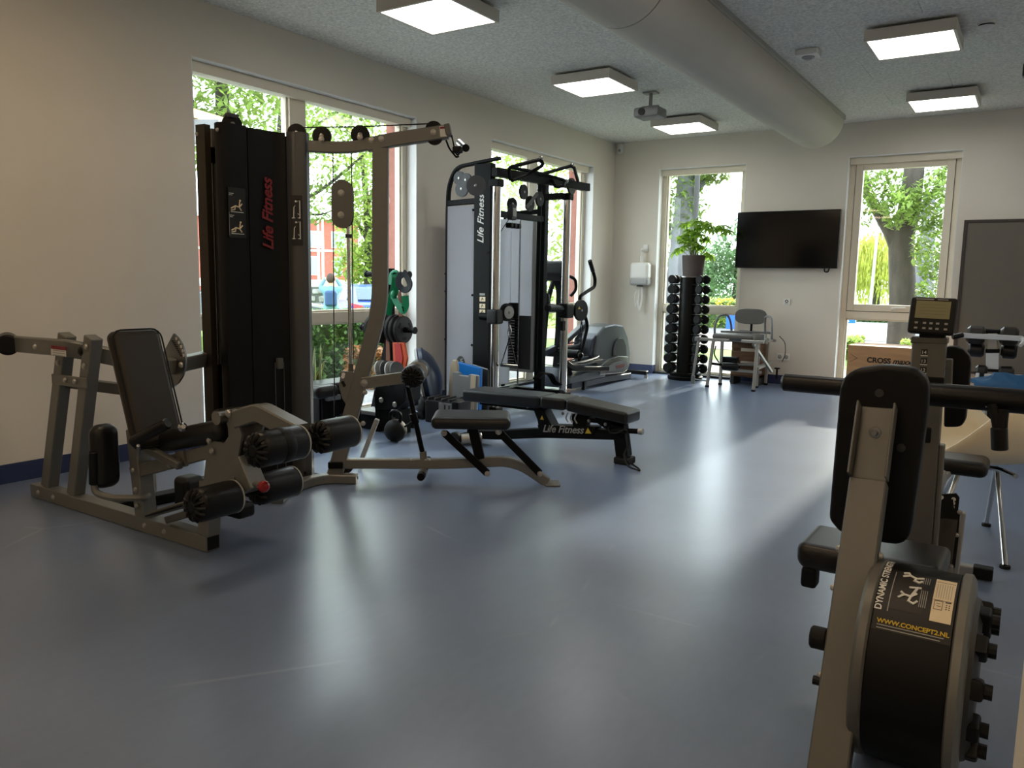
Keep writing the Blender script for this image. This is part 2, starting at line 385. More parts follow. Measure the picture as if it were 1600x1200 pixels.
# ---------------------------------------------------------------- ceiling fittings
diff = emis('light_diffuser', (255, 252, 246), PANEL); diff_fill = emis('light_diffuser_warm_fill', (255, 224, 186), PANEL*1.5)  # warm copy: unseen rear lights tinted and strengthened to warm the left wall
lab = {(0, 2): 'square ceiling light cut by the top edge, nearest on the left', (0, 1): 'square ceiling light between the near left light and the projector',
       (0, 0): 'square ceiling light beside the projector near the far wall', (1, 1): 'square ceiling light right of the duct, beside the smoke detectors', (1, 0): 'square ceiling light right of the duct, closest to the far wall'}
for i, x in enumerate((-3.605, -.926, 1.75)):
    for j, y in enumerate((9.10, 6.83, 4.51, 2.2, -.1, -2.3)):
        t = thing('ceiling_light', lab.get((i, j), 'unseen square ceiling light panel behind or beside the camera'), 'light', (x, y, ZC), 'square ceiling lights')
        b = bmn()
        for a in ((-.3, -.28, -.3, .3), (.28, .3, -.3, .3), (-.28, .28, -.3, -.28), (-.28, .28, .28, .3)): merge(b, bx(x+a[0], x+a[1], y+a[2], y+a[3], ZC-.105, ZC-.025))
        merge(b, bx(x-.29, x+.29, y-.29, y+.29, ZC-.04, ZC-.025)); obj('housing', b, 'offwhite', t)
        obj('mounting_block', bx(x-.2, x+.2, y-.2, y+.2, ZC-.025, ZC), 'dgrey', t)
        obj('diffuser', bx(x-.28, x+.28, y-.28, y+.28, ZC-.102, ZC-.095), diff if j < 3 else diff_fill, t)
t = thing('air_duct', 'long half-round fabric air duct running along the ceiling', 'air duct', (-2.275, 9.7, ZC))
def half(y0, y1, r=.305):
    b = bmn(); lathe(b, (-2.275, y0, ZC-.035), (-2.275, y1, ZC-.035), [(0, r), (y1-y0, r)], 32, math.pi, 2*math.pi)
    ends = bmn()
    for yy in (y0, y1):
        vs = [ends.verts.new((-2.275-r*math.cos(math.pi*k/32), yy, ZC-.035-r*math.sin(math.pi*k/32))) for k in range(33)]; ends.faces.new(vs)
    return merge(b, ends)
obj('fabric_section', half(YB, 4.642), 'duct', t); obj('fabric_section', half(4.655, 9.72), 'duct', t)
b = bmn(); lathe(b, (-2.275, 4.64, ZC-.035), (-2.275, 4.658, ZC-.035), [(0, .3), (.004, .3), (.009, .296), (.014, .3), (.018, .3)], 32, math.pi, 2*math.pi); obj('joint_ring', b, 'lgrey', t)
b = bmn()
for x in (-1.966, -2.584): merge(b, bx(x-.008, x+.008, YB, 9.73, ZC-.05, ZC-.001)); merge(b, bx(x-.012, x+.012, YB, 9.73, ZC-.038, ZC-.03))
obj('rail', b, 'alu', t)
obj('top_sheet', bx(-2.57, -1.98, YB, 9.7, ZC-.036, ZC-.03), 'duct', t)
p = (-3.406,7.662,2.93)
t = thing('projector', 'small grey projector hanging from the ceiling near the far left corner', 'projector', (p[0], p[1], ZC))
obj('body', box(bmn(), (p[0], p[1], 2.935), (.27, .24, .1), bev=.025), 'grey', t)
b = bmn(); cyl(b, (p[0], p[1], 2.98), (p[0], p[1], ZC-.01), .018); box(b, (p[0], p[1], ZC-.008), (.14, .1, .016)); bar(b, (p[0]-.09, p[1], 3.0), (p[0]+.09, p[1], 3.0), .03, .02); obj('mount', b, 'lgrey', t)
b = bmn(); cyl(b, (p[0]-.04, p[1]-.12, 2.935), (p[0]-.04, p[1]-.132, 2.935), .035, 20); obj('lens', b, 'black', t)
p = (-1.72,6.951,3.1)
t = thing('smoke_detector', 'white square smoke detector on the ceiling right of the duct', 'smoke detector', (p[0], p[1], ZC))
obj('base', box(bmn(), (p[0], p[1], ZC-.025), (.17, .17, .05), bev=.012), 'white', t)
b = bmn(); lathe(b, (p[0], p[1], ZC-.05), (p[0], p[1], ZC-.075), [(0, .05), (.008, .05), (.012, .03), (.02, .03), (.025, .012)], 18); obj('sensor_head', b, 'lgrey', t)
p = (-0.466,6.841,3.1)
t = thing('smoke_detector', 'white round smoke detector on the ceiling near the upper right', 'smoke detector', (p[0], p[1], ZC))
b = bmn(); lathe(b, (p[0], p[1], ZC), (p[0], p[1], ZC-.06), [(0, .06), (.02, .06), (.022, .05), (.03, .05), (.032, .056), (.04, .05), (.055, .03), (.06, .01)], 20); obj('dome', b, 'white', t)
b = bmn(); lathe(b, (p[0], p[1], ZC-.021), (p[0], p[1], ZC-.031), [(0, .052), (.01, .052)], 20); obj('vent_slot', b, 'black', t)
p = (-0.245,7.993,3.02)
t = thing('ceiling_speaker', 'small dark grey fitting on the ceiling at the right edge', 'speaker', (p[0]+.02, p[1], ZC))
obj('body', box(bmn(), (p[0]+.05, p[1], 3.03), (.12, .1, .12), bev=.02), 'dgrey', t); obj('bracket', box(bmn(), (p[0]+.05, p[1], ZC-.025), (.03, .03, .05)), 'dgrey', t)
t = thing('motion_sensor', 'small white motion sensor box high in the far left corner', 'sensor', (-4.93, 10.19, 3.0))
obj('body', box(bmn(), (-4.935, 10.16, 3.055), (.065, .07, .13), bev=.012), 'white', t); b = bmn(); ball(b, (-4.935, 10.125, 3.03), .02); obj('lens', b, 'lgrey', t)
# ---------------------------------------------------------------- things on the far wall
t = thing('television', 'large black flat-screen television on the wall between two windows', 'television', (-2.63, 10.18, 1.45))
obj('casing', bx(-3.243, -2.01, 10.085, 10.135, 1.45, 2.144, .008), 'black', t)
obj('screen', bx(-3.232, -2.021, 10.0835, 10.086, 1.468, 2.133), 'screen', t)
obj('wall_bracket', bx(-2.9, -2.35, 10.135, 10.199, 1.6, 2.0), 'dgrey', t)
b = bmn(); tube(b, [(-2.16, 10.12, 1.45), (-2.16, 10.12, 1.41), (-2.12, 10.13, 1.405), (-2.11, 10.14, 1.45)], .008, 6, .02); obj('cable', b, 'black', t)
t = thing('towel_dispenser', 'white paper dispenser with grey lower half in the far left corner', 'dispenser', (-4.555, 10.19, 1.2))
obj('cover', box(bmn(), (-4.555, 10.125, 1.40), (.275, .14, .235), bev=.045, seg=4), 'white', t)
obj('lower_tray', box(bmn(), (-4.555, 10.125, 1.255), (.27, .135, .1), bev=.03, seg=3), 'lgrey', t)
b = bmn(); cyl(b, (-4.555, 10.12, 1.215), (-4.555, 10.12, 1.19), .045, 16); obj('outlet', b, 'dgrey', t)
b = bmn(); tube(b, [(-4.58, 10.12, 1.2), (-4.63, 10.12, 1.08), (-4.61, 10.11, .9), (-4.59, 10.12, 1.0)], .006, 6); tube(b, [(-4.53, 10.12, 1.2), (-4.52, 10.12, 1.02), (-4.54, 10.11, .85), (-4.57, 10.11, .95), (-4.555, 10.12, 1.15)], .012, 6); obj('paper_strand', b, 'white', t)
b = bmn(); cyl(b, (-4.545, 10.12, 1.51), (-4.545, 10.12, 1.6), .022, 12); cyl(b, (-4.545, 10.12, 1.6), (-4.545, 10.12, 1.67), .012, 10); bar(b, (-4.545, 10.19, 1.68), (-4.535, 10.09, 1.69), .03, .03); box(b, (-4.52, 10.19, 1.71), (.07, .02, .1), bev=.005); obj('pump_bottle', b, 'white', t)
t = thing('thermostat', 'small square white wall switch with a black symbol below the television', 'switch', (-2.597, 10.195, 1.0))
obj('plate', box(bmn(), (-2.597, 10.192, 1.034), (.082, .014, .082), bev=.005), 'white', t)
b = bmn(); lathe(b, (-2.597, 10.185, 1.043), (-2.597, 10.183, 1.043), [(0, .02), (.002, .02)], 16); obj('dial', b, 'black', t)
b = bmn(); lathe(b, (-2.597, 10.1835, 1.043), (-2.597, 10.1825, 1.043), [(0, .011), (.001, .011)], 16); obj('dial_centre', b, 'white', t)
obj('caption', bx(-2.62, -2.574, 10.184, 10.186, 1.008, 1.013), 'kprint', t)
t = thing('power_socket', 'white double wall socket low on the far wall beside the grey chair', 'socket', (-2.6, 10.195, .34))
obj('plate', box(bmn(), (-2.6, 10.19, .347), (.16, .02, .085), bev=.006), 'white', t)
for dx in (-.04, .04):
    b = bmn(); lathe(b, (-2.6+dx, 10.179, .347), (-2.6+dx, 10.18, .347), [(0, .024), (.001, .026)], 16); obj('outlet', b, 'lgrey', t)
t = thing('grey_board', 'tall dark grey board with a black frame leaning on the far wall', 'board', (-.1, 10.15, .3))
obj('panel', bx(-.70, .6, 10.15, 10.165, .32, 1.955), 'board', t)
b = bmn()
for a in ((-.735, -.70, .3, 1.985), (.6, .635, .3, 1.985), (-.70, .6, 1.955, 1.985), (-.70, .6, .3, .33)): merge(b, bx(a[0], a[1], 10.14, 10.17, a[2], a[3], .003))
obj('frame', b, 'boardframe', t)
obj('foot', bx(-.735, -.70, 10.05, 10.19, 0, .3), 'boardframe', t); obj('foot', bx(.6, .635, 10.05, 10.19, 0, .3), 'boardframe', t)
# ================================================================== multi-station weight machine on the left
RU, RN = Vector((.8309, .5565, 0)), Vector((.5565, -.8309, 0))      # row station: along its rail, and towards the near side
G = thing('multi_gym', 'large grey and black multi-station weight machine with leg rollers and lat pulldown', 'gym machine', (-3.6, 2.9, 0))
def gp(name, bm, m, **k): return obj(name, bm, m, G, **k)
YC = 2.16
def roller(p0, p1, r, ridges=14, band=False, parent=G):
    """padded roller with a gathered end facing p0"""
    p0, p1 = V(p0), V(p1); L = (p1-p0).length; d, s, u = axes(p1-p0)
    b = bmn(); lathe(b, p0, p1, [(0, r*.75), (.012, r*.94), (.028, r), (L-.02, r), (L-.006, r*.96), (L, r*.82)], 28)
    o = obj('roller', b, 'foam', parent)
    b = bmn()
    for k in range(ridges):
        a = 2*math.pi*k/ridges; e = s*math.cos(a)+u*math.sin(a)
        tube(b, [p0+e*r*.9+d*.012, p0+e*r*.7-d*.006, p0+e*r*.38-d*.004], r*.12, 6, .01)
    lathe(b, p0+d*.01, p0-d*.012, [(0, r*.45), (.015, r*.42), (.022, r*.3)], 16)
    obj('gathered_cover', b, 'black', o)
    b = bmn(); lathe(b, p0, p1, [(L-.008, r*1.005), (L-.004, r*1.015), (L, r*.99)], 28); obj('piping', b, 'gprint', o)
    if band:
        b = bmn(); lathe(b, p0, p1, [(L*.46, r*1.01), (L*.47, r*1.03), (L*.66, r*1.03), (L*.67, r*1.01)], 28); obj('strap', b, 'black', o)
    return o
# --- base
b = bmn(); bar(b, (-4.62, 2.185, .0385), (-3.045, 2.185, .0385), .075, .073, bev=.003); br = gp('base_rail', b, 'gun')
b = bmn(); bar(b, (-3.052, 2.185, .0385), (-3.0442, 2.185, .0385), .062, .06, bev=0); obj('open_end', b, 'black', br)
for x in (-4.53, -4.37, -3.52, -3.36): bolt(G, (x, 2.147, .04), (0, -1, 0))
b = bmn(); bar(b, (-3.98, 2.2, .03), (-3.86, 3.1, .03), .09, .05); gp('base_link', b, 'bmetal')
# --- press-arm uprights at the left end
for xb, xt in ((-4.49, -4.215), (-4.22, -3.965)):
    b = bmn(); bar(b, (xb, 2.19, .07), (xt, 2.19, .93), .075, .062, up=(0, 1, 0)); u_ = gp('upright', b, 'gun')
    for z in (.88, .78): bolt(G, (xb+(xt-xb)*(z-.07)/.86, 2.158, z), (0, -1, 0), .014)
b = bmn(); bar(b, (-4.292,2.14,0.694), (-3.963,2.14,0.698), .012, .055); gp('link_plate', b, 'gun'); bolt(G, (-4.145,2.13,0.7), (0, -1, 0)); bolt(G, (-4.053,2.13,0.701), (0, -1, 0))
b = bmn(); bar(b, (-4.295,2.2,0.674), (-3.978,2.42,0.628), .05, .058); gp('cross_beam', b, 'gun2')
a0, a1, a2 = V((-4.707,2.12,0.86)), V((-4.106,2.135,0.868)), V((-4.059,2.25,0.837))
b = bmn(); rtube(b, [a0, a1, a2, (-3.933,2.4,0.787), (-3.822,2.5,0.763), (-4.02,2.86,0.764)], .05, .085, .06); gp('press_arm', b, 'gun')
b = bmn(); cyl(b, a0+V((-.08, .035, .0)), a0+V((.11, -.05, -.002)), .056, 24, .008); hg = gp('hand_grip', b, 'foam')
b = bmn(); lathe(b, a0+V((.11, -.05, -.002)), a0+V((.132, -.06, -.002)), [(0, .05), (.004, .046), (.005, .034), (.0051, .002)], 20); obj('grip_end', b, 'black', hg)
bolt(G, (-4.264,2.05,0.87), (0, -1, 0))
b = bmn(); bar(b, (-4.177,2.085,0.857), (-4.065,2.1,0.853), .003, .05, bev=0); st = gp('warning_sticker', b, 'wprint', label='small white warning sticker with a red header')
b = bmn(); bar(b, (-4.17,2.082,0.874), (-4.057,2.097,0.87), .003, .018, bev=0); obj('sticker_header', b, 'red', st)
for k in (548, 551, 554):
    b = bmn(); bar(b, (-4.153,2.082,0.858), (-4.071,2.097,0.854), .003, .003, bev=0); bmesh.ops.translate(b, verts=b.verts, vec=(0, 0, (549-k)*.004-.003)); obj('sticker_line', b, 'gprint', st)
bolt(G, (-3.926,2.1,0.865), (0, -1, 0), .018, 'black')
# --- range-of-motion sector plate behind the backrest
c0 = V((-3.898,2.55,0.754))
pts = [V((-3.835,2.55,0.937)), V((-3.797,2.55,0.915)), V((-3.765,2.55,0.883)), V((-3.745,2.55,0.847)), V((-3.737,2.55,0.803)), V((-3.745,2.55,0.758)), V((-3.77,2.55,0.712)), V((-3.812,2.55,0.67)), V((-3.871,2.55,0.637)), V((-3.966,2.55,0.794))]
b = bmn(); plate(b, pts, (0, .01, 0)); sec = gp('sector_plate', b, 'steel')
b = bmn()
for q in (V((-3.808,2.548,0.911)), V((-3.787,2.548,0.892)), V((-3.769,2.548,0.871)), V((-3.756,2.548,0.85)), V((-3.749,2.548,0.826))): lathe(b, q, q-V((0, .001, 0)), [(0, .009), (.001, .009)], 12)
obj('adjustment_hole', b, 'white', sec)
b = bmn()
for k in range(9):
    t_ = k/8; q = V((-3.839,2.547,0.896))*(1-t_)+V((-3.77,2.547,0.822))*t_; box(b, q, (.022, .001, .006))
obj('scale_mark', b, 'kprint', sec)
bolt(G, (-3.704,2.5,0.782), (0, -1, 0), .014)
# --- leg station: seat post, beam, bracket plates, seat, backrest
b = bmn(); bar(b, (-3.565, 2.185, .07), (-3.612, 2.185, .5), .075, .075, up=(0, 1, 0)); gp('seat_post', b, 'gun')
for q in ((-3.575,2.145,0.13), (-3.58,2.145,0.209), (-3.594,2.145,0.303)): bolt(G, q, (0, -1, 0), .011)
b = bmn(); bar(b, (-3.64,2.185,0.279), (-3.015,2.185,0.474), .06, .062); gp('seat_beam', b, 'gun')
b = bmn(); box(b, (-3.207,2.15,0.413), (.06, .015, .075), Matrix.Rotation(-.25, 3, 'Y')); gp('clamp_plate', b, 'gun'); bolt(G, (-3.21,2.135,0.403), (0, -1, 0), .014); bolt(G, (-3.279,2.135,0.378), (0, -1, 0), .012)
b = bmn(); bar(b, (-3.47,2.09,0.464), (-3.174,2.12,0.39), .035, .035); gp('side_strut', b, 'gun2')
b = bmn(); bar(b, (-3.075, 2.185, .075), (-3.05, 2.185, .33), .075, .07, up=(0, 1, 0)); gp('front_post', b, 'gun')
pp = [(-3.044,2.14,0.306), (-2.995,2.14,0.542), (-2.938,2.14,0.529), (-2.885,2.14,0.53), (-2.854,2.14,0.562), (-2.856,2.14,0.601), (-2.876,2.14,0.644), (-2.87,2.14,0.67), (-2.848,2.14,0.683), (-2.823,2.14,0.68), (-2.799,2.14,0.644), (-2.764,2.14,0.582), (-2.833,2.14,0.345)]
for yy in (0, .085):
    b = bmn(); plate(b, [V(p)+V((0, yy, 0)) for p in pp], (0, .01, 0)); gp('bracket_plate', b, 'gun')
bolt(G, (-2.836,2.13,0.666), (0, -1, 0), .015); bolt(G, (-2.973,2.13,0.532), (0, -1, 0), .012); bolt(G, (-2.957,2.13,0.486), (0, -1, 0), .012); bolt(G, (-2.767,2.13,0.4), (0, -1, 0), .016)
b = bmn(); cyl(b, (-2.88, 2.1, .645), (-2.88, 2.3, .645), .03); gp('pivot_shaft', b, 'steel')
sa, sb = V((-3.43, YC, .455)), V((-2.9, YC, .585)); d, s_, u_ = axes(sb-sa)
b = bmn(); pad(b, (sa+sb)/2+V((0,.09,0)), ((sb-sa).length, .26, .10), Matrix((d, s_, u_)).transposed(), .045); gp('seat', b, 'vinyl')
b = bmn(); cyl(b, (-2.99, 2.18, .60), (-2.99, 2.44, .60), .06, 24, .015); gp('thigh_roll', b, 'foam')
ba, bb = V((-3.36, 2.14, .45)), V((-3.54, 2.14, .985)); d, s_, u_ = axes(bb-ba, (1, 0, 0))
b = bmn(); pad(b, (ba+bb)/2, ((bb-ba).length, .25, .075), Matrix((d, s_, u_)).transposed(), .04); bk = gp('backrest', b, 'vinylb')
b = bmn(); rp_ = Matrix((d, s_, u_)).transposed(); loop = []
for (x, y, r, a0_) in ((1, 1, 0, 0), (-1, 1, 1, 0), (-1, -1, 0, 0), (1, -1, 1, 0)):
    hx, hy = (bb-ba).length/2-.05, .125-.05
    for k in range(5):
        an = {(1, 1): 0, (-1, 1): math.pi/2, (-1, -1): math.pi, (1, -1): 1.5*math.pi}[(x, y)]+k/4*math.pi/2
        loop.append((ba+bb)/2+rp_ @ V((x*hx+.047*math.cos(an), y*hy+.047*math.sin(an), .030)))
sweep(b, loop, circ(.004, 6), closed=True); obj('piping', b, 'black', bk)
b = bmn(); bar(b, (-3.47, 2.2, .5), (-3.66, 2.26, .72), .04, .04); gp('backrest_bracket', b, 'gun2')
b = bmn(); cyl(b, (-3.346,2,0.497), (-3.166,2.06,0.597), .026, 18, .006); gp('side_grip', b, 'foam')
b = bmn(); cyl(b, (-3.285,1.99,0.492), (-3.329,2.02,0.434), .008); gp('adjuster_pin', b, 'steel')
b = bmn(); lathe(b, (-3.045,2.05,0.593), (-2.948,2,0.622), [(0, .016), (.012, .02), (.02, .016), (.04, .01)], 14); gp('lock_knob', b, 'chrome')
b = bmn(); pad(b, (-3.654,2.04,0.386), (.10, .13, .31), None, .049); kp = gp('knee_pad', b, 'vinyl')
b = bmn(); cyl(b, (-3.638,1.98,0.418), (-3.647,1.98,0.259), .022, 14, .004); gp('handle_sleeve', b, 'foam')
b = bmn(); tube(b, [(-3.647,1.98,0.265), (-3.64,1.98,0.22), (-3.587,2.02,0.195), (-3.467,2.12,0.192), (-3.679,2.3,0.15), (-3.748,2.34,0.218)], .016, 10, .05); gp('handle_tube', b, 'gun')
b = bmn(); pad(b, (-3.555,2.42,0.144), (.12, .12, .17), None, .03); gp('calf_pad', b, 'vinyl')
b = bmn(); bar(b, (-3.377,2.08,0.134), (-3.022,2.1,0.26), .03, .03); bar(b, (-3.351,2.16,0.097), (-3.159,2.2,0.168), .04, .035); gp('foot_bar', b, 'gun2')
b = bmn(); bar(b, (-3.382,2.08,0.13), (-3.04,2.08,0.253), .032, .012); gp('foot_bar_slot', b, 'black')
# rollers on two axles
A1, A2 = V((-2.772, 2.15, .322)), V((-2.385, 2.15, .603))
for c in (A1, A2):
    b = bmn(); cyl(b, c+V((0, -.2, 0)), c+V((0, .2, 0)), .013, 12); gp('axle', b, 'bmetal')
roller(A1+V((0, -.25, 0)), A1+V((0, -.05, 0)), .072); roller(A1+V((0, .06, 0)), A1+V((0, .27, 0)), .07)
roller(A2+V((0, -.25, 0)), A2+V((0, -.03, 0)), .068, band=True); roller(A2+V((0, .06, 0)), A2+V((0, .25, 0)), .068)
l0 = V((-2.757,2.17,0.658)); l1 = V((-2.674,2.17,0.686)); l2 = V((-2.435,2.17,0.625))
b = bmn(); rtube(b, [l0-V((.06, 0, .02)), l1, l2], .075, .075, .03); gp('leg_lever', b, 'gun')
b = bmn(); plate(b, [(-2.95,2.2,0.662), (-2.764,2.2,0.701), (-2.683,2.2,0.662), (-2.733,2.2,0.546), (-2.814,2.2,0.493), (-2.913,2.2,0.523)], (0, .012, 0)); gp('lever_plate', b, 'gun')
b = bmn(); bar(b, l2, A2+V((0, .02, 0)), .05, .03); gp('lever_tip', b, 'bmetal')
b = bmn(); bar(b, (-2.794,2.16,0.474), (-2.716,2.16,0.346), .075, .085, up=(0, 1, 0)); gp('lower_lever', b, 'gun')
b = bmn(); plate(b, [(-2.812,2.15,0.544), (-2.729,2.15,0.527), (-2.724,2.15,0.458), (-2.808,2.15,0.446)], (0, .03, 0)); gp('lever_web', b, 'bmetal')
k0, k1 = V((-2.631,2.1,0.397)), V((-2.497,2.03,0.422))
b = bmn(); cyl(b, k0, k1, .016, 14, r1=.011); gp('knob_stem', b, 'gun'); b = bmn(); ball(b, k1, .024, 18); gp('red_knob', b, 'redk', label='glossy red ball knob')
b = bmn(); pad(b, (-3.159,2.35,0.154), (.3, .1, .07), Matrix.Rotation(.0, 3, 'Y'), .02); gp('lower_frame_cover', b, 'black')
# --- weight tower
ZT = 2.082
def sheet(pl, th, z0, z1, zs=None):
    """curved sheet from a plan polyline"""
    n = len(pl); b = bmn(); P = [V((x, y, 0)) for x, y in pl]; inn = []
    for i, p in enumerate(P):
        t = ((P[min(i+1, n-1)]-P[max(i-1, 0)])).normalized(); inn.append(p+V((-t.y, t.x, 0))*th)
    ring = P+list(reversed(inn)); lo = [b.verts.new((p.x, p.y, z0)) for p in ring]; hi = [b.verts.new((p.x, p.y, z1)) for p in ring]; m = len(ring)
    for i in range(m): b.faces.new((lo[i], lo[(i+1) % m], hi[(i+1) % m], hi[i]))
    for i in range(n-1):
        b.faces.new((hi[i], hi[i+1], hi[m-2-i], hi[m-1-i])); b.faces.new((lo[i], lo[m-1-i], lo[m-2-i], lo[i+1]))
    bmesh.ops.recalc_face_normals(b, faces=b.faces); return b
gp('side_cover', sheet([(-4.02, 2.9), (-4.015, 2.855), (-3.945, 2.862), (-3.945, 2.9)], .02, .03, ZT), 'shroud2')
gp('front_shroud', sheet([(-3.88, 2.93), (-3.872, 2.872), (-3.84, 2.862), (-3.806, 2.87), (-3.795, 2.90), (-3.79, 2.96), (-3.787, 3.02)], .02, .03, ZT), 'shroud')
gp('centre_shroud', sheet([(-3.792, 3.03), (-3.783, 3.06), (-3.775, 3.12), (-3.766, 3.18), (-3.752, 3.225), (-3.735, 3.25)], .02, .03, ZT-.005), 'shroud')
gp('round_column', sheet([(-3.73, 3.255), (-3.7, 3.255), (-3.668, 3.268), (-3.645, 3.292), (-3.635, 3.322), (-3.645, 3.352), (-3.67, 3.37), (-3.70, 3.375)], .02, .03, ZT), 'column')
gp('back_cover', bx(-4.17, -3.80, 2.99, 3.36, .03, ZT-.01), 'shroud'); gp('inner_cover', bx(-3.84, -3.76, 3.26, 3.37, .03, ZT-.03), 'black')
b = bmn(); merge(b, bx(-4.05, -3.93, 2.9, 2.96, ZT-.12, ZT-.02)); gp('top_block', b, 'gun2'); gp('rod_head', bx(-4.03, -3.975, 2.92, 2.97, ZT-.2, ZT-.12), 'black')
for x in (-4.032, -3.996):
    b = bmn(); cyl(b, (x, 2.94, .05), (x, 2.94, ZT-.1), .009, 10); gp('guide_rod', b, 'steel')
for k in range(16):
    z = .06+k*.042; b = box(bmn(), (-4.012, 2.95, z+.019), (.075, .06, .038), bev=.004); o = gp('stack_plate', b, 'bmetal')
    b = bmn(); lathe(b, (-4.0, 2.9195, z+.019), (-4.0, 2.919, z+.019), [(0, .008), (.0005, .008)], 8); obj('pin_hole', b, 'gprint', o)
gp('selector_label', bx(-4.03, -3.99, 2.915, 2.919, .735, .80), 'red', label='red selector label on top of the weight stack')
b = bmn(); cyl(b, (-4.01, 2.93, .74), (-4.01, 2.93, ZT-.15), .003, 6); gp('stack_cable', b, 'black')
for q in ((-4.0, 2.853, 2.03), (-3.83, 2.862, 2.04)): bolt(G, q, (0, -1, 0), .009)
def wheel(p, n, r, w=.022, m='black', parent=G, name='pulley'):
    p, n = V(p), V(n).normalized(); b = bmn()
    lathe(b, p-n*w/2, p+n*w/2, [(0, r*.5), (.002, r), (w*.3, r), (w*.45, r*.9), (w*.55, r*.9), (w*.7, r), (w-.002, r), (w, r*.5)], 26)
    o = obj(name, b, m, parent); b = bmn(); lathe(b, p+n*w*.5, p+n*(w*.5+.006), [(0, .014), (.004, .013), (.006, .006)], 10); obj('hub', b, 'steel', o); return o
wheel((-3.82, 2.95, ZT-.0), (.9, -.3, 0), .055); wheel((-3.69, 3.3, ZT-.005), RN, .055)
b = bmn(); box(b, (-3.82, 2.95, ZT+.045), (.04, .07, .025), bev=.005); gp('pulley_guard', b, 'dgrey')
# stickers and lettering on the shrouds
fx, fy = V((.155, .988, 0)), V((0, 0, 1))
def sx(y): return -3.795+(y-2.90)*.07+.006
sp0 = V((-3.79, 2.905, 0))
lb = gp('exercise_label', bx(-3.788, -3.786, 2.885, 3.0, 1.46, 1.735), 'kprint', label='black exercise instruction label with white figures')
def lbl(parent, x, y0, y1, z0, z1, m='wprint', name='label_line'): return obj(name, bx(x-.0006, x+.0006, y0, y1, z0, z1), m, parent)
for z in (1.60, 1.48):
    lbl(lb, -3.7855, 2.9, 2.985, z, z+.004); lbl(lb, -3.7855, 2.89, 2.92, z+.1, z+.104); lbl(lb, -3.7855, 2.89, 2.912, z+.092, z+.095)
    b = bmn(); X = -3.7852
    for pts_ in ([(2.9, .02), (2.93, .035), (2.955, .03), (2.975, .05)], [(2.93, .035), (2.925, .015), (2.9, .01)], [(2.955, .03), (2.97, .012)], [(2.955, .03), (2.96, .06)]): tube(b, [(X, y, z+zz) for y, zz in pts_], .004, 5, 0)
    ball(b, (X, 2.962, z+.066), .006, 8); obj('figure', b, 'cprint', lb)
lbl(lb, -3.7855, 2.8865, 2.8885, 1.47, 1.6, 'gprint')
o = text('logo', 'Life Fitness', .09, (-3.756, 3.16, 1.40), (0, 0, 1), (-.22, -.97, 0), 'red', G, shear=.35, lift=.006, font_w=.002); o['label'] = 'red vertical maker name on the black shroud'
cl = gp('column_label', sheet([(-3.697, 3.251), (-3.667, 3.264), (-3.6415, 3.289)], .001, 1.43, 1.72), 'kprint', label='dark exercise label with white outlines on the rounded column')
for z in (1.47, 1.59):
    b = bmn(); Q = lambda a, zz: (-3.695+a*.05, 3.249+a*.035, z+zz)
    for pts_ in ([(.1, .0), (.9, .0)], [(.25, .0), (.3, .06), (.5, .08)], [(.5, .08), (.55, .03), (.75, .02)], [(.5, .08), (.7, .1)], [(.85, .0), (.85, .1)]): tube(b, [Q(*q) for q in pts_], .003, 5, 0)
    ball(b, Q(.48, .095), .007, 8); obj('figure', b, 'wprint', cl)
gp('pin_holder', bx(-3.757, -3.735, 3.165, 3.205, .70, .765, .004), 'gun2')
for y in (3.15, 3.215):
    b = bmn(); cyl(b, (-3.745, y, .08), (-3.745, y, .74), .002, 6); gp('low_cable', b, 'steel')
bolt(G, (-3.65, 3.279, .06), (.8, -.6, 0), .008, 'black')
# --- base of the tower and row station
b = bmn(); rtube(b, [(-3.41, 2.86, .03), (-3.47, 2.95, .03), (-3.53, 3.08, .03), (-3.56, 3.2, .03), (-3.55, 3.3, .03), (-3.52, 3.36, .03), (-3.38, 3.45, .03)], .07, .055, .06); gp('tower_foot', b, 'gun')
gp('tower_base', bx(-4.17, -3.62, 2.86, 3.4, 0, .03), 'bmetal')
def R(s, n, z): q = Vector((-3.5, 3.42, 0))+RU*s+RN*n; return Vector((q.x, q.y, z))
b = bmn(); rtube(b, [R(-.03, 0, .03), (-3.287,3.563,1.075), (-3.28,3.568,2)], .092, .06, .13, up=RN); gp('lat_post', b, 'gun')
for s in (.02, .07, .11): bolt(G, R(s, .035, .035), RN, .012)
for q in ((-3.36,3.514,0.562), (-3.371,3.507,0.372)): bolt(G, V(q)+RN*.035, RN, .012)
b = bmn(); rtube(b, [(-3.624,3.337,2.004), (-3.512,3.412,1.999), (-3.401,3.487,2.005), (-3.317,3.543,2.028)], .066, .05, .05, up=RN); gp('lower_boom', b, 'gun')
b = bmn(); rtube(b, [(-3.345,3.524,2.017), (-3.227,3.603,2.048), (-2.954,3.786,2.101)], .078, .06, .08, up=RN); gp('lat_boom', b, 'gun')
for q in ((-3.561,3.379,2.041), (-3.375,3.503,2.056), (-3.32,3.541,2.043), (-3.273,3.572,2.051), (-3.022,3.74,2.093)): bolt(G, V(q)+RN*.033, RN, .014)
for q in ((-3.564,3.377,2.063), (-3.378,3.501,2.074)): wheel(V(q)+RN*.0, RN, .055)
for q in ((-3.022,3.74,2.111), (-3.019,3.742,2.075)): wheel(V(q), RN, .05)
b = bmn(); bar(b, (-2.966,3.778,2.105), (-2.938,3.796,2.113), .065, .085, up=RN); gp('boom_end_plate', b, 'gun2')
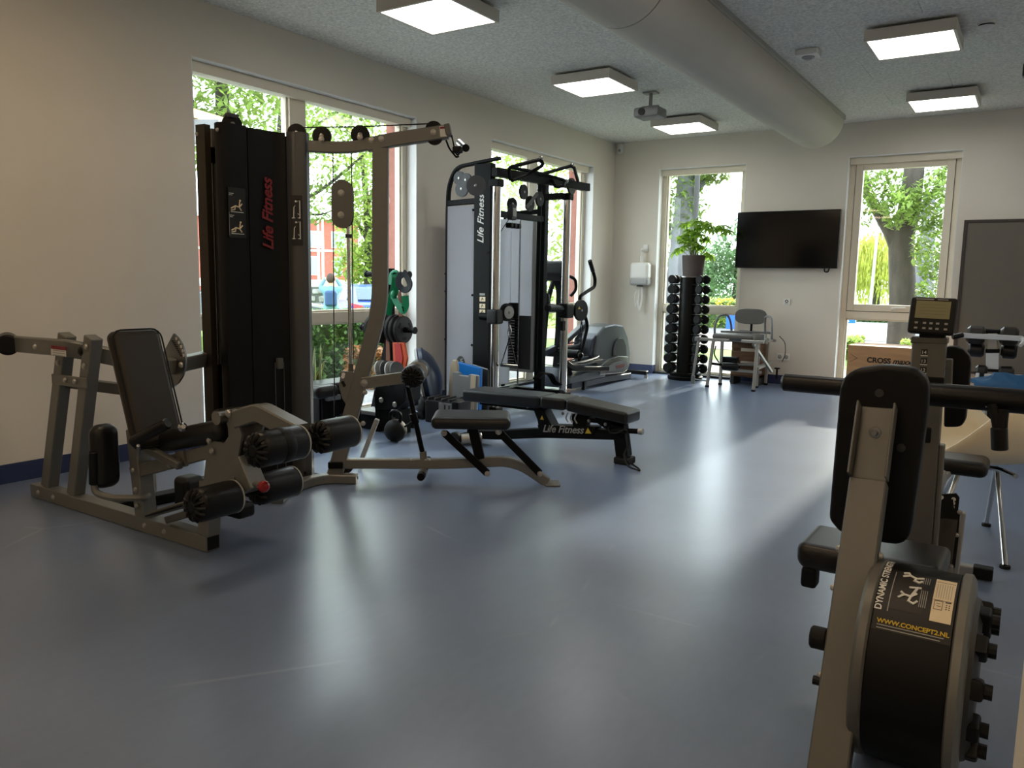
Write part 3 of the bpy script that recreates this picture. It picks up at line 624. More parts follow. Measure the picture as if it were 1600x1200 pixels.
b = bmn(); bar(b, V((-2.991,3.761,2.097))+RN*.0315, V((-2.957,3.784,2.101))+RN*.0315, .06, .001, up=RN, bev=0); st = gp('boom_sticker', b, 'wprint'); b = bmn(); bar(b, V((-2.991,3.761,2.117))+RN*.0325, V((-2.957,3.784,2.121))+RN*.0325, .012, .001, up=RN, bev=0); obj('sticker_header', b, 'red', st)
b = bmn(); tube(b, [(-3.66,3.313,2.111), (-3.378,3.502,2.121), (-3.022,3.74,2.147)], .004, 6, 0); gp('upper_cable', b, 'black')
b = bmn(); tube(b, [(-3.513,3.412,1.981), (-3.522,3.406,0.209)], .0035, 6, 0); gp('vertical_cable', b, 'black')
b = bmn(); tube(b, [(-3.422,3.472,1.997), (-3.423,3.472,0.764)], .0035, 6, 0); gp('vertical_cable', b, 'black')
# floating pulley housing
h0, h1 = V((-3.467,3.442,1.755)), V((-3.468,3.441,1.599)); rr = .062; up = (h0-h1).normalized()
pts = [h0+RU*rr*math.cos(a)*1.0+V((0, 0, 1))*rr*math.sin(a) for a in [math.pi*k/10 for k in range(11)]]+[h1+RU*rr*math.cos(a)+V((0, 0, 1))*rr*math.sin(a) for a in [math.pi+math.pi*k/10 for k in range(11)]]
for off in (.016, -.022):
    b = bmn(); plate(b, [p+RN*off for p in pts], RN*.006); gp('pulley_housing', b, 'gun2')
for q in ((-3.471,3.439,1.74), (-3.473,3.438,1.614)): bolt(G, V(q)+RN*.022, RN, .016); wheel(V(q), RN, .045, .02)
b = bmn(); cyl(b, (-3.442,3.459,1.548), (-3.436,3.463,0.686), .011, 12); gp('connecting_rod', b, 'chrome'); b = bmn(); cyl(b, (-3.439,3.461,1.503), (-3.439,3.461,1.481), .022, 12); gp('rod_collar', b, 'dgrey')
b = bmn(); cyl(b, (-3.436,3.463,0.732), (-3.436,3.463,0.67), .016, 12); gp('rod_end', b, 'gun2')
pts = [(-3.481,3.433,0.689), (-3.433,3.465,0.686), (-3.366,3.51,0.671), (-3.353,3.518,0.609), (-3.38,3.501,0.482), (-3.412,3.479,0.446), (-3.448,3.455,0.465), (-3.476,3.436,0.52), (-3.492,3.425,0.595)]
b = bmn(); plate(b, [V(p)+RN*.012 for p in pts], RN*.012); cp = gp('cam_plate', b, 'gun')
for q, m in (((-3.469,3.441,0.669), 'white'), ((-3.472,3.439,0.654), 'white'), ((-3.472,3.439,0.618), 'black'), ((-3.466,3.443,0.603), 'black')):
    b = bmn(); lathe(b, V(q)+RN*.0245, V(q)+RN*.026, [(0, .011), (.0015, .011)], 10); obj('cam_hole', b, m, cp)
b = bmn(); bar(b, V((-3.372,3.506,0.62))+RN*.05, V((-3.146,3.657,0.66))+RN*.05, .03, .07); gp('roller_lever', b, 'gun'); bolt(G, V((-3.359,3.514,0.624))+RN*.066, RN, .018)
q = V((-3.108,3.683,0.68))
b = bmn(); cyl(b, q-RN*.25, q+RN*.24, .012); gp('axle', b, 'bmetal')
roller(q+RN*.21, q+RN*.07, .068); roller(q-RN*.22, q-RN*.03, .066)
b = bmn(); cyl(b, V((-3.15,3.655,0.62))+RN*.03, V((-3.071,3.707,0.169))+RN*.0, .016, 12); ro = gp('adjuster_rod', b, 'bmetal')
b = bmn(); cyl(b, V((-3.121,3.674,0.436))+RN*.03, V((-3.108,3.683,0.376))+RN*.03, .024, 12); cyl(b, V((-3.108,3.683,0.396))+RN*.02, V((-3.153,3.652,0.368))+RN*.1, .007, 8); obj('adjuster_clamp', b, 'bmetal', ro)
# rail, foot bar, seat
b = bmn(); rtube(b, [R(.02, 0, .115), (-2.944,3.793,0.123), (-2.649,3.99,0.144), (-2.567,4.045,0.118), (-2.433,4.134,0.015)], .06, .058, .12, up=RN); gp('row_rail', b, 'gun')
b = bmn(); bar(b, R(1.27, 0, .006), R(1.36, 0, .006), .13, .012); gp('rail_foot', b, 'gun')
b = bmn(); bar(b, (-3.072,3.707,0.197), (-3.068,3.709,0.137), .04, .04, up=RN); gp('rod_socket', b, 'gun')
b = bmn(); q = V((-3.068,3.709,0.076)); cyl(b, q-RN*.3, q+RN*.17, .024, 16, .004); fb = gp('foot_bar', b, 'bmetal'); b = bmn(); cyl(b, q+RN*.03, q+RN*.12, .027, 16); obj('bar_sleeve', b, 'steel', fb)
for s in (.035, .06, -.05): bolt(G, R(.5+s, .02, .145), (0, 0, 1), .01)
sl, sr = V((-3.013,3.746,0.398)), V((-2.636,3.999,0.413)); sl.z = sr.z = .40
b = bmn(); pad(b, (sl+sr)/2, ((sr-sl).length+.02, .33, .075), Matrix((RU, -RN, V((0, 0, 1)))).transposed(), .032); gp('row_seat', b, 'vinyl')
b = bmn(); bar(b, (-2.821,3.875,0.362), (-2.78,3.902,0.158), .06, .07, up=RN); gp('seat_stem', b, 'bmetal')
for q0, q1 in (((-2.961,3.781,0.327), (-2.74,3.929,0.078)), ((-2.687,3.964,0.34), (-2.474,4.107,0.083))):
    b = bmn(); bar(b, V(q0)+RN*.06, V(q1)+RN*.06, .02, .045); gp('seat_brace', b, 'bmetal'); bolt(G, V(q0)+RN*.07, RN, .016); bolt(G, V(q1)+RN*.07, RN, .014)
b = bmn(); bar(b, R(.03, .0, .11), R(-.06, 0, .11), .09, .04); gp('low_pulley_bracket', b, 'bmetal'); wheel(R(.03, -.045, .09), RN, .05)
b = bmn(); bar(b, R(.18, -.35, .33), R(.06, -.35, .02), .05, .03); gp('rear_brace', b, 'alu')
# hooks and short bar at the boom tip
b = bmn(); tube(b, [(-2.941,3.794,2.105), (-2.928,3.803,2.044), (-2.919,3.809,1.986), (-2.906,3.818,1.968), (-2.894,3.826,1.987)], .005, 6, .02); tube(b, [(-2.963,3.78,2.054), (-2.947,3.79,2.007), (-2.912,3.814,1.957), (-2.9,3.822,1.965)], .006, 6, .02); gp('hook', b, 'bmetal')
q = V((-2.879,3.836,2.023)); b = bmn(); cyl(b, V((-2.901,3.821,2.052))-RN*.05, V((-2.866,3.845,2.002))+RN*.07, .02, 14, .003); lb_ = gp('lat_bar', b, 'chrome'); b = bmn(); cyl(b, V((-2.866,3.845,2.002))+RN*.07, V((-2.863,3.847,1.998))+RN*.085, .022, 14); obj('bar_cap', b, 'black', lb_)
b = bmn(); box(b, (-2.906,3.818,2.001), (.05, .05, .04), bev=.01); gp('hook_block', b, 'black')
# ================================================================== cable station against the left wall
T = thing('cable_station', 'tall black dual cable pulley station with frosted side panels against the left wall', 'gym machine', (-4.5, 6.85, 0))
def tp(name, bm, m, **k): return obj(name, bm, m, T, **k)
for y0, x0, x1 in ((6.21, -4.50, -4.31), (7.45, -4.565, -4.465)):
    tp('upright', bx(x0, x1, y0-.04, y0+.04, .04, 2.32, .006), 'bmetal')
    b = bmn(); rtube(b, [(-4.84, y0, .05), (-4.84, y0, 1.92), (-4.83, y0, 2.14), (-4.74, y0, 2.31), (-4.24, y0, 2.36)] if y0 < 7 else [(-5.0, y0, .05), (-5.0, y0, 1.98)], .03, .05, .1 if y0 < 7 else 0, up=(0, 1, 0)); tp('rear_frame', b, 'bmetal')
    b = bmn(); bar(b, (-4.84, y0, 1.975), (x0, y0, 1.985), .05, .05); tp('panel_rail', b, 'bmetal')
    b = bmn(); bar(b, (-4.9, y0, .035), (-4.22, y0, .035), .09, .06); tp('base_beam', b, 'bmetal')
    b = bmn(); bar(b, (x1-.05, y0, 2.135), (-4.25, y0-.02, 2.135), .07, .065); tp('column_arm', b, 'bmetal')
    for k, (xx, zz) in enumerate(((-4.68, 2.2), (-4.6, 2.18), (-4.65, 2.1)) if y0 < 7 else ()): 
        wheel((xx, y0-.03, zz), (0, -1, 0), .065 if k < 2 else .075, .02, 'dgrey', T)
tp('frosted_panel', bx(-4.842, -4.502, 6.188, 6.194, .1, 1.945), 'frost'); tp('frosted_panel', bx(-5.0, -4.6, 7.438, 7.444, .74, 1.925), 'frost'); tp('rear_panel', bx(-4.885, -4.88, 6.25, 7.4, .1, 1.9), 'frost')
tp('lower_shade_panel', bx(-4.99, -4.6, 7.428, 7.437, .26, .86, .003), 'dgrey')  # dark sheet stands in where no window light comes through the frosted panel
b = bmn(); merge(b, bx(-4.62, -4.585, 7.42, 7.45, .24, 1.93)); merge(b, bx(-5.0, -4.6, 7.42, 7.45, .235, .265)); tp('panel_edge', b, 'alu')
for x, z in ((-4.845, 1.13), (-4.845, .66), (-4.52, 1.10), (-4.52, .62), (-4.845, 1.3), (-4.52, 1.9)):
    b = bmn(); ball(b, (x, 6.186, z), .012, 8); tp('panel_knob', b, 'black')
for y in (6.182, 7.51):
    b = bmn(); cyl(b, (-4.25, y, .05), (-4.25, y, 2.11), .042, 20); c = tp('chrome_column', b, 'chrome')
    b = bmn(); merge(b, bx(-4.252, -4.248, y-.046, y-.04, .2, 2.05)); obj('column_groove', b, 'dgrey', c)
    tp('column_foot', bx(-4.32, -4.18, y-.06, y+.06, 0, .05, .01), 'bmetal'); tp('column_cap', bx(-4.30, -4.20, y-.05, y+.05, 2.1, 2.17, .01), 'bmetal')
b = bmn(); bar(b, (-4.27, 6.17, 2.235), (-4.2, 7.86, 2.265), .07, .08); tp('front_cross_beam', b, 'bmetal')
b = bmn(); bar(b, (-4.45, 6.2, 1.885), (-4.5, 7.45, 1.9), .05, .06); tp('rear_cross_beam', b, 'bmetal')
b = bmn(); bar(b, (-4.82, 6.2, .035), (-4.82, 7.45, .035), .08, .06); tp('base_cross_beam', b, 'bmetal')
b = bmn(); rtube(b, [(-4.35,7.115,0.217), (-4.35,7.244,0.274), (-4.35,7.407,0.238), (-4.3,7.436,0.134), (-4.25,7.547,0.106)], .02, .09, .05, up=(1, 0, 0)); tp('base_guard', b, 'bmetal')
# pulleys under the cross beam
wheel((-4.28,6.688,2.105), (1, 0, 0), .072, .022, 'black', T); wheel((-4.3,6.842,2.009), (1, 0, 0), .075, .022, 'black', T); wheel((-4.28,6.991,2.065), (1, 0, 0), .072, .022, 'black', T); wheel((-4.2,7.501,2.241), (1, 0, 0), .085, .025, 'shroud2', T)
wheel((-4.25,5.858,2.077), (.3, -1, 0), .09, .025, 'dgrey', T)
b = bmn(); bar(b, (-4.26,6.709,1.953), (-4.26,6.919,2.114), .02, .035); tp('pulley_link', b, 'dgrey')
# pull-up handles
for pts in ([(-4.22,6.357,2.187), (-4.15,6.227,2.272), (-4,6.542,2.378), (-4,6.59,2.331), (-4.15,6.559,2.253), (-4.2,6.36,2.174)],
            [(-4.22,6.847,2.279), (-4,7.133,2.393), (-4,7.187,2.381), (-4.15,7.547,2.296)],
            [(-4.3,6.507,2.316), (-4.2,6.814,2.298), (-4.1,7.187,2.261), (-4.05,7.063,2.188), (-4.1,6.997,2.177), (-4.2,7.088,2.261)]):
    b = bmn(); tube(b, pts, .017, 10, .04); tp('pull_up_handle', b, 'bmetal')
for q in ((-4,6.541,2.389), (-4,7.146,2.401), (-4.1,7.213,2.257)):
    b = bmn(); ball(b, q, .022, 12); tp('handle_joint', b, 'steel')
# centre pulley block with handles
q = V((-4.35,6.596,1.885))
b = bmn(); box(b, q+V((0, 0, .02)), (.06, .09, .15), bev=.012); cb = tp('centre_block', b, 'dgrey'); b = bmn(); box(b, q+V((.031, 0, .02)), (.004, .06, .08)); obj('block_label', b, 'gprint', cb)
wheel(q+V((0, 0, .1)), (1, -.3, 0), .06, .02, 'black', T)
for dy in (-.07, .0, .07):
    b = bmn(); box(b, q+V((.02, dy, -.11)), (.07, .05, .05), bev=.012); tp('cable_stop', b, 'black')
b = bmn(); tube(b, [q+V((.02, -.08, -.05)), q+V((.02, -.3, -.25)), q+V((.02, -.45, -.4))], .004, 6, 0); tp('slack_cable', b, 'black')
# weight stack on the right tower
for k in range(17):
    z = .30+k*.031; b = box(bmn(), (-4.835, 7.39, z+.013), (.12, .06, .0255), bev=.003); o = tp('stack_plate', b, 'bmetal'); b = bmn(); merge(b, bx(-4.875, -4.795, 7.3585, 7.3595, z+.006, z+.015)); obj('plate_number', b, 'gprint', o)
tp('stack_head', bx(-4.885, -4.785, 7.36, 7.42, .83, 1.0, .01), 'bmetal')
b = bmn(); plate(b, [(-4.86, 7.355, .885), (-4.815, 7.355, .885), (-4.8375, 7.355, .93)], (0, -.002, 0)); tp('warning_triangle', b, 'yprint')
for x in (-4.9, -4.77):
    b = bmn(); cyl(b, (x, 7.4, .1), (x, 7.4, 1.9), .01, 8); tp('guide_rod', b, 'chrome')
for y in (6.36, 6.42, 7.2):
    b = bmn(); cyl(b, (-4.4, y, .3), (-4.38, y, 2.2), .003, 6); tp('cable', b, 'black')
# adjustable carriages on both columns with hand grips
q = V((-4.25, 6.182, .905))
b = bmn(); box(b, q, (.12, .13, .14), bev=.02); tp('pulley_carriage', b, 'black'); wheel(q+V((.06, .11, .04)), (1, -.25, 0), .085, .03, 'black', T); wheel(q+V((.085, .11, .04)), (1, -.25, 0), .06, .01, 'lgrey', T, 'pulley_cover')
b = bmn(); cyl(b, q+V((-.16, -.02, -.0)), q+V((-.04, -.02, 0)), .035, 14, .006); tp('release_grip', b, 'bmetal')
h = q+V((.09, .12, -.08))
b = bmn(); tube(b, [h, h+V((.02, .0, -.06)), h+V((-.01, 0, -.12)), h+V((-.02, 0, -.06)), h], .006, 6, .02); tp('carabiner', b, 'steel')
b = bmn(); tube(b, [h+V((0, 0, -.12)), h+V((.0, -.14, -.37)), h+V((.02, .1, -.40)), h+V((0, 0, -.12))], .006, 6, 0); tp('stirrup_strap', b, 'black')
b = bmn(); cyl(b, h+V((0, -.14, -.37)), h+V((.02, .1, -.40)), .017, 14, .004); tp('hand_grip', b, 'foam')
q = V((-4.25, 7.51, .93))
b = bmn(); box(b, q+V((0, .03, 0)), (.12, .16, .16), bev=.02); box(b, q+V((.02, -.08, -.16)), (.05, .05, .1)); tp('pulley_carriage', b, 'black'); wheel(q+V((.06, .25, .0)), (1, -.15, 0), .115, .035, 'black', T)
b = bmn(); bar(b, q+V((.0, .1, 0)), q+V((.04, .25, 0)), .04, .06); tp('carriage_arm', b, 'bmetal')
b = bmn(); cyl(b, q+V((-.02, -.35, .04)), q+V((0, -.05, .02)), .045, 16, .015, .035); tp('release_grip', b, 'foam')
b = bmn(); plate(b, [(-4.165,7.651,0.947), (-4.165,7.709,0.946), (-4.165,7.678,0.974)], (.002, 0, 0)); tp('warning_triangle', b, 'yprint')
h = q+V((.06, .28, -.12))
b = bmn(); tube(b, [h, h+V((0, .03, -.09)), h+V((0, .0, -.13)), h+V((0, -.03, -.09)), h], .006, 6, .02); tube(b, [h+V((0, 0, -.13)), h+V((0, 0, -.37))], .006, 6, 0); ball(b, h+V((0, 0, -.38)), .032, 12); tp('cable_end', b, 'bmetal')
# lettering and stickers
o = text('logo', 'Life Fitness', .10, (-4.385, 6.169, 1.585), (0, 0, 1), (-1, 0, 0), 'wprint', T, shear=.35, lift=.002, font_w=.001); o['label'] = 'white vertical maker name on the black upright'
b = bmn(); lathe(b, (-4.654, 6.187, .42), (-4.654, 6.184, .42), [(0, .055), (.002, .055)], 28); bmesh.ops.scale(b, vec=(1, 1, 1.55), verts=b.verts, space=Matrix.Translation((4.654, -6.185, -.42))); em = tp('round_emblem', b, 'kprint', label='dark oval LF emblem on the frosted panel')
text('emblem_letters', 'LF', .085, (-4.69, 6.1838, .40), (1, 0, .35), (0, 0, 1), 'gprint', em, shear=.2, lift=.001)
for z in (1.065, 1.0, .945, .905):
    o = tp('exercise_sticker', bx(-4.42, -4.355, 6.167, 6.169, z-.022, z+.022), 'cprint'); b = bmn(); tube(b, [(-4.40, 6.1665, z-.014), (-4.39, 6.1665, z+.012), (-4.375, 6.1665, z-.006)], .003, 5, 0); obj('sticker_figure', b, 'kprint', o)
tp('sticker_header', bx(-4.42, -4.36, 6.167, 6.169, 1.1, 1.12), 'gprint')
# ================================================================== adjustable bench
Bn = thing('weight_bench', 'black adjustable weight bench with three pads in front of the cable station', 'bench', (-2.9, 4.95, 0))
def np_(name, bm, m, **k): return obj(name, bm, m, Bn, **k)
YB_ = 4.95
def wedge(x0, x1, w0, w1, z0, z1, th):
    b = bmn(); P = [(x0, -w0/2), (x1, -w1/2), (x1, w1/2), (x0, w0/2)]; t = bmn()
    lo = [t.verts.new((x, YB_+y, (z0 if x == x0 else z1)-th)) for x, y in P]; hi = [t.verts.new((x, YB_+y, (z0 if x == x0 else z1))) for x, y in P]
    t.faces.new(list(reversed(lo))); t.faces.new(hi)
    for i in range(4): t.faces.new((lo[i], lo[(i+1) % 4], hi[(i+1) % 4], hi[i]))
    bmesh.ops.bevel(t, geom=t.edges[:], offset=.022, segments=3, profile=.5, affect='EDGES'); FLAG['wn'] = True
    return merge(b, t)
np_('back_pad', wedge(-3.6, -2.92, .30, .27, .415, .425, .09), 'bluesheen'); np_('middle_pad', wedge(-2.915, -2.715, .27, .25, .425, .425, .085), 'vinyl'); np_('seat_pad', wedge(-2.71, -2.235, .25, .23, .425, .375, .085), 'vinyl')
np_('back_support', bx(-3.5, -2.95, YB_-.05, YB_+.05, .30, .33), 'bmetal'); np_('seat_support', bx(-2.7, -2.3, YB_-.04, YB_+.04, .265, .295), 'bmetal')
b = bmn(); rtube(b, [(-3.62, YB_, .055), (-3.35, YB_, .075), (-2.95, YB_, .14), (-2.3, YB_, .205)], .07, .09, .1, up=(0, 1, 0)); np_('main_beam', b, 'bmetal')
b = bmn(); bar(b, (-3.62, YB_-.24, .04), (-3.62, YB_+.24, .04), .05, .05); np_('rear_foot', b, 'bmetal')
b = bmn(); cyl(b, (-3.56, YB_-.2, .045), (-3.44, YB_-.1, .055), .04, 16, .006); np_('transport_handle', b, 'alu')
for dy in (-.22, .22):
    b = bmn(); cyl(b, (-3.6, YB_+dy-.02, .05), (-3.6, YB_+dy+.02, .05), .05, 20, .006); np_('wheel', b, 'rubber')
b = bmn(); bar(b, (-2.345, YB_, .31), (-2.3, YB_, .05), .09, .08, up=(0, 1, 0)); np_('front_leg', b, 'bmetal'); b = bmn(); box(b, (-2.295, YB_, .025), (.115, .125, .05), bev=.012); np_('rubber_foot', b, 'rubber')
b = bmn(); plate(b, [(-3.02, YB_-.055, .32), (-2.93, YB_-.055, .32), (-2.85, YB_-.055, .2), (-2.88, YB_-.055, .15), (-2.96, YB_-.055, .16), (-2.98, YB_-.055, .24)], (0, .11, 0), .006); np_('hinge_bracket', b, 'bmetal')
b = bmn(); plate(b, [(-2.98, YB_-.052, .2), (-2.5, YB_-.052, .24), (-2.52, YB_-.052, .17), (-2.95, YB_-.052, .12)], (0, .104, 0), .006); np_('beam_cover', b, 'bmetal')
b = bmn(); plate(b, [(-2.7, YB_-.05, .31), (-2.58, YB_-.05, .31), (-2.6, YB_-.05, .2), (-2.68, YB_-.05, .2)], (0, .1, 0), .006); np_('ladder_bracket', b, 'bmetal')
for k in range(3):
    b = bmn(); tube(b, [(-2.72+k*.035, YB_-.06, .32), (-2.735+k*.035, YB_-.065, .28), (-2.715+k*.035, YB_-.06, .25)], .006, 6, .02); np_('ladder_notch', b, 'steel')
b = bmn(); bar(b, (-2.52, YB_, .3), (-2.4, YB_, .24), .06, .05); np_('seat_link', b, 'bmetal')
for q in ((-3.06, .33), (-2.87, .18), (-2.76, .31), (-2.55, .28), (-2.42, .27), (-3.2, .335)): bolt(Bn, (q[0], YB_-.062, q[1]), (0, -1, 0), .01, 'steel')
b = bmn(); cyl(b, (-2.36, YB_-.06, .235), (-2.16, YB_-.06, .25), .018, 12); hd = np_('front_handle', b, 'bmetal'); b = bmn(); cyl(b, (-2.17, YB_-.06, .249), (-2.14, YB_-.06, .251), .022, 12); obj('handle_cap', b, 'alu', hd)
b = bmn(); tube(b, [(-2.24, YB_-.09, .25), (-2.22, YB_-.1, .16), (-2.25, YB_-.12, .09), (-2.2, YB_-.16, .02), (-2.1, YB_-.17, .008), (-2.13, YB_-.12, .008), (-2.22, YB_-.12, .05), (-2.25, YB_-.12, .1)], .006, 6, .04); np_('hanging_cord', b, 'rubber')
b = bmn(); tube(b, [(-2.4, YB_-.06, .25), (-2.38, YB_-.07, .215), (-2.32, YB_-.075, .22), (-2.26, YB_-.08, .26), (-2.24, YB_-.09, .25)], .007, 6, .03); np_('coiled_cord', b, 'rubber')
text('logo', 'Life Fitness', .075, (-2.93, YB_-.054, .155), (.99, 0, .08), (0, 0, 1), 'gprint', Bn, shear=.35, lift=.001, font_w=.001)
b = bmn(); plate(b, [(-2.58, YB_-.054, .185), (-2.53, YB_-.054, .19), (-2.56, YB_-.054, .228)], (0, -.002, 0)); np_('warning_triangle', b, 'yprint'); b = bmn(); plate(b, [(-2.95, YB_-.058, .245), (-2.92, YB_-.058, .245), (-2.935, YB_-.058, .275)], (0, -.002, 0)); np_('warning_triangle', b, 'yprint')
# ================================================================== elliptical trainer
E_ = thing('elliptical_trainer', 'dark grey elliptical cross trainer between the cable station and far corner', 'cross trainer', (-4.5, 8.8, 0))
def ep(name, bm, m, **k): return obj(name, bm, m, E_, **k)
M['egrey'] = mat('trainer_grey_shell', (98, 104, 108), .32, .3); M['edark'] = mat('trainer_dark_shell', (56, 62, 72), .35, .2)
EX = -4.33
b = bmn(); plate(b, [(-4.33,8.497,0.626), (-4.33,8.66,0.712), (-4.33,8.94,0.732), (-4.33,9.18,0.707), (-4.33,9.325,0.554), (-4.33,9.421,0.334), (-4.33,9.398,0.144), (-4.33,8.51,0.179), (-4.33,8.414,0.371)], (-.30, 0, 0), .03, 3); ep('rear_housing', b, 'egrey')
b = bmn(); plate(b, [(-4.36,8.341,0.374), (-4.36,8.41,0.568), (-4.36,8.586,0.667), (-4.36,8.755,0.707), (-4.36,8.73,0.316), (-4.36,8.481,0.241)], (-.26, 0, 0), .02, 2); ep('inner_housing', b, 'edark')
b = bmn(); plate(b, [(-4.326,8.871,0.339), (-4.326,8.865,0.419), (-4.326,8.912,0.512), (-4.326,9.018,0.554), (-4.326,9.148,0.539), (-4.326,9.231,0.445), (-4.326,9.26,0.312)], (.012, 0, 0), .004, 1); ep('side_disc', b, 'dgrey')
b = bmn(); plate(b, [(-4.28,8.458,0.249), (-4.28,8.658,0.311), (-4.28,8.939,0.338), (-4.28,9.239,0.308), (-4.28,9.285,0.215), (-4.28,9.253,0.143), (-4.28,9.123,0.105), (-4.28,8.465,0.14)], (-.1, 0, 0), .015, 2); sc = ep('crank_cover', b, 'steel')
b = bmn(); plate(b, [(-4.278,8.592,0.207), (-4.278,8.797,0.261), (-4.278,9.162,0.265), (-4.278,9.206,0.188), (-4.278,9.097,0.148), (-4.278,8.594,0.176)], (.004, 0, 0)); obj('cover_inlay', b, 'grey', sc)
b = bmn(); plate(b, [(-4.272,8.859,0.225), (-4.272,9.115,0.228), (-4.272,9.1,0.181), (-4.272,8.88,0.183)], (.002, 0, 0)); obj('cover_print', b, mat('dull_red_print', (120, 66, 62), .6), sc)
b = bmn(); rtube(b, [(-4.4,9.381,0.048), (-4.4,8.654,0.066), (-4.4, 8.1, .07), (-4.42, 7.85, .07)], .2, .07, .1); ep('base_rail', b, 'edark')
b = bmn(); plate(b, [(-4.3,7.752,0.102), (-4.3,7.749,0.161), (-4.3,8.126,0.2), (-4.3,8.501,0.198), (-4.3,8.678,0.104), (-4.3,8.212,0.101)], (-.12, 0, 0), .012, 2); ep('rail_cover', b, 'egrey')
b = bmn(); bar(b, (-4.7, 9.62, .07), (-4.18, 9.62, .07), .07, .05); ft = ep('rear_foot', b, 'black'); b = bmn(); cyl(b, (-4.2, 9.62, 0), (-4.2, 9.62, .05), .025, 12); cyl(b, (-4.68, 9.62, 0), (-4.68, 9.62, .05), .025, 12); obj('levelling_pad', b, 'alu', ft)
b = bmn(); bar(b, (-4.75, 8.1, .07), (-4.28, 8.1, .07), .06, .05); ft = ep('front_foot', b, 'black'); b = bmn(); cyl(b, (-4.31, 8.1, 0), (-4.31, 8.1, .05), .02, 12); obj('levelling_pad', b, 'rubber', ft)
b = bmn(); plate(b, [(-4.42, 7.78, .04), (-4.42, 7.8, .16), (-4.42, 7.88, .26), (-4.42, 8.0, .27), (-4.42, 8.12, .06)], (-.3, 0, 0), .02, 2); ep('front_cover', b, 'edark')
# pedal arms and foot plates
for x, py in ((-4.28, 0), (-4.62, .0)):
    far = x < -4.5
    a = [V((-4.3,7.664,0.398)), V((-4.3,8.11,0.476)), V((-4.3,8.67,0.697))] if far else [V((-4.28,7.616,0.346)), V((-4.28,7.78,0.275)), V((-4.28,8.631,0.204))]
    b = bmn(); rtube(b, [V((x, q.y, q.z+(.03 if far else 0))) for q in a], .07, .06, .08); ep('pedal_arm', b, 'edark' if far else 'bmetal')
for pts, x in (([(-4.3,7.639,0.314), (-4.3,7.886,0.367), (-4.3,8.357,0.362), (-4.3,8.476,0.307), (-4.3,8.2,0.283), (-4.3,7.816,0.285)], -4.27), ([(-4.4,7.941,0.466), (-4.4,8.138,0.506), (-4.4,8.409,0.505), (-4.4,8.347,0.448), (-4.4,8.112,0.418)], -4.5)):
    ys = [p[1] for p in pts]; zs = [p[2] for p in pts]; y0, y1 = min(ys), max(ys); z0 = sum(zs)/len(zs)
    b = bmn(); box(b, (x-.06, (y0+y1)/2, z0), (.17, y1-y0, .035), bev=.015); f = ep('foot_plate', b, 'black')
    b = bmn(); loop = [V((x-.06+.085*math.cos(a), (y0+y1)/2+(y1-y0)*.5*math.sin(a), z0+.03+.02*math.sin(a))) for a in [2*math.pi*k/20 for k in range(20)]]; sweep(b, loop, circ(.009, 6), closed=True); obj('plate_rim', b, 'egrey', f)
# mast, console, handlebars
b = bmn(); rtube(b, [(-4.58, 7.95, .2), (-4.58, 8.0, .7), (-4.58, 8.0, 1.15), (-4.62, 7.95, 1.32)], .08, .09, .1, up=(1, 0, 0)); ep('mast', b, 'bmetal')
b = bmn(); plate(b, [(-4.47, 7.86, 1.24), (-4.47, 7.8, 1.33), (-4.47, 7.84, 1.46), (-4.47, 7.9, 1.48), (-4.47, 7.96, 1.3)], (-.34, 0, 0), .02, 2); ep('console', b, 'black')
b = bmn(); lathe(b, (-4.72, 7.81, 1.36), (-4.72, 7.79, 1.36), [(0, .03), (.012, .03), (.02, .015)], 12); ep('console_knob', b, 'dgrey')
b = bmn(); tube(b, [(-4.32, 7.98, .3), (-4.3, 8.15, .75), (-4.3,7.906,1.073), (-4.3,8.287,1.188), (-4.3,8.297,1.277), (-4.3,8.158,1.479)], .02, 12, .08); ep('moving_handlebar', b, 'bmetal'); b = bmn(); cyl(b, (-4.3,8.236,1.364), (-4.3,8.149,1.486), .025, 14, .004); ep('handlebar_grip', b, 'foam')
b = bmn(); tube(b, [(-4.78, 7.95, .3), (-4.78, 8.0, .8), (-4.78, 8.05, 1.05), (-4.8, 8.2, 1.25)], .03, 12, .06); ep('moving_handlebar', b, 'bmetal')
b = bmn(); cyl(b, (-4.78, 8.0, .98), (-4.78, 8.02, 1.1), .055, 16, .01, .03); ep('handlebar_boot', b, 'black')
b = bmn(); tube(b, [(-4.47, 8.0, 1.3), (-4.45, 8.1, 1.27), (-4.45, 8.12, 1.15), (-4.48, 8.05, 1.08)], .018, 10, .05); ep('fixed_handle', b, 'bmetal')
b = bmn(); cyl(b, (-4.82, 7.97, .42), (-4.3, 7.97, .42), .05, 16, .008); ep('pivot_hub', b, 'black')
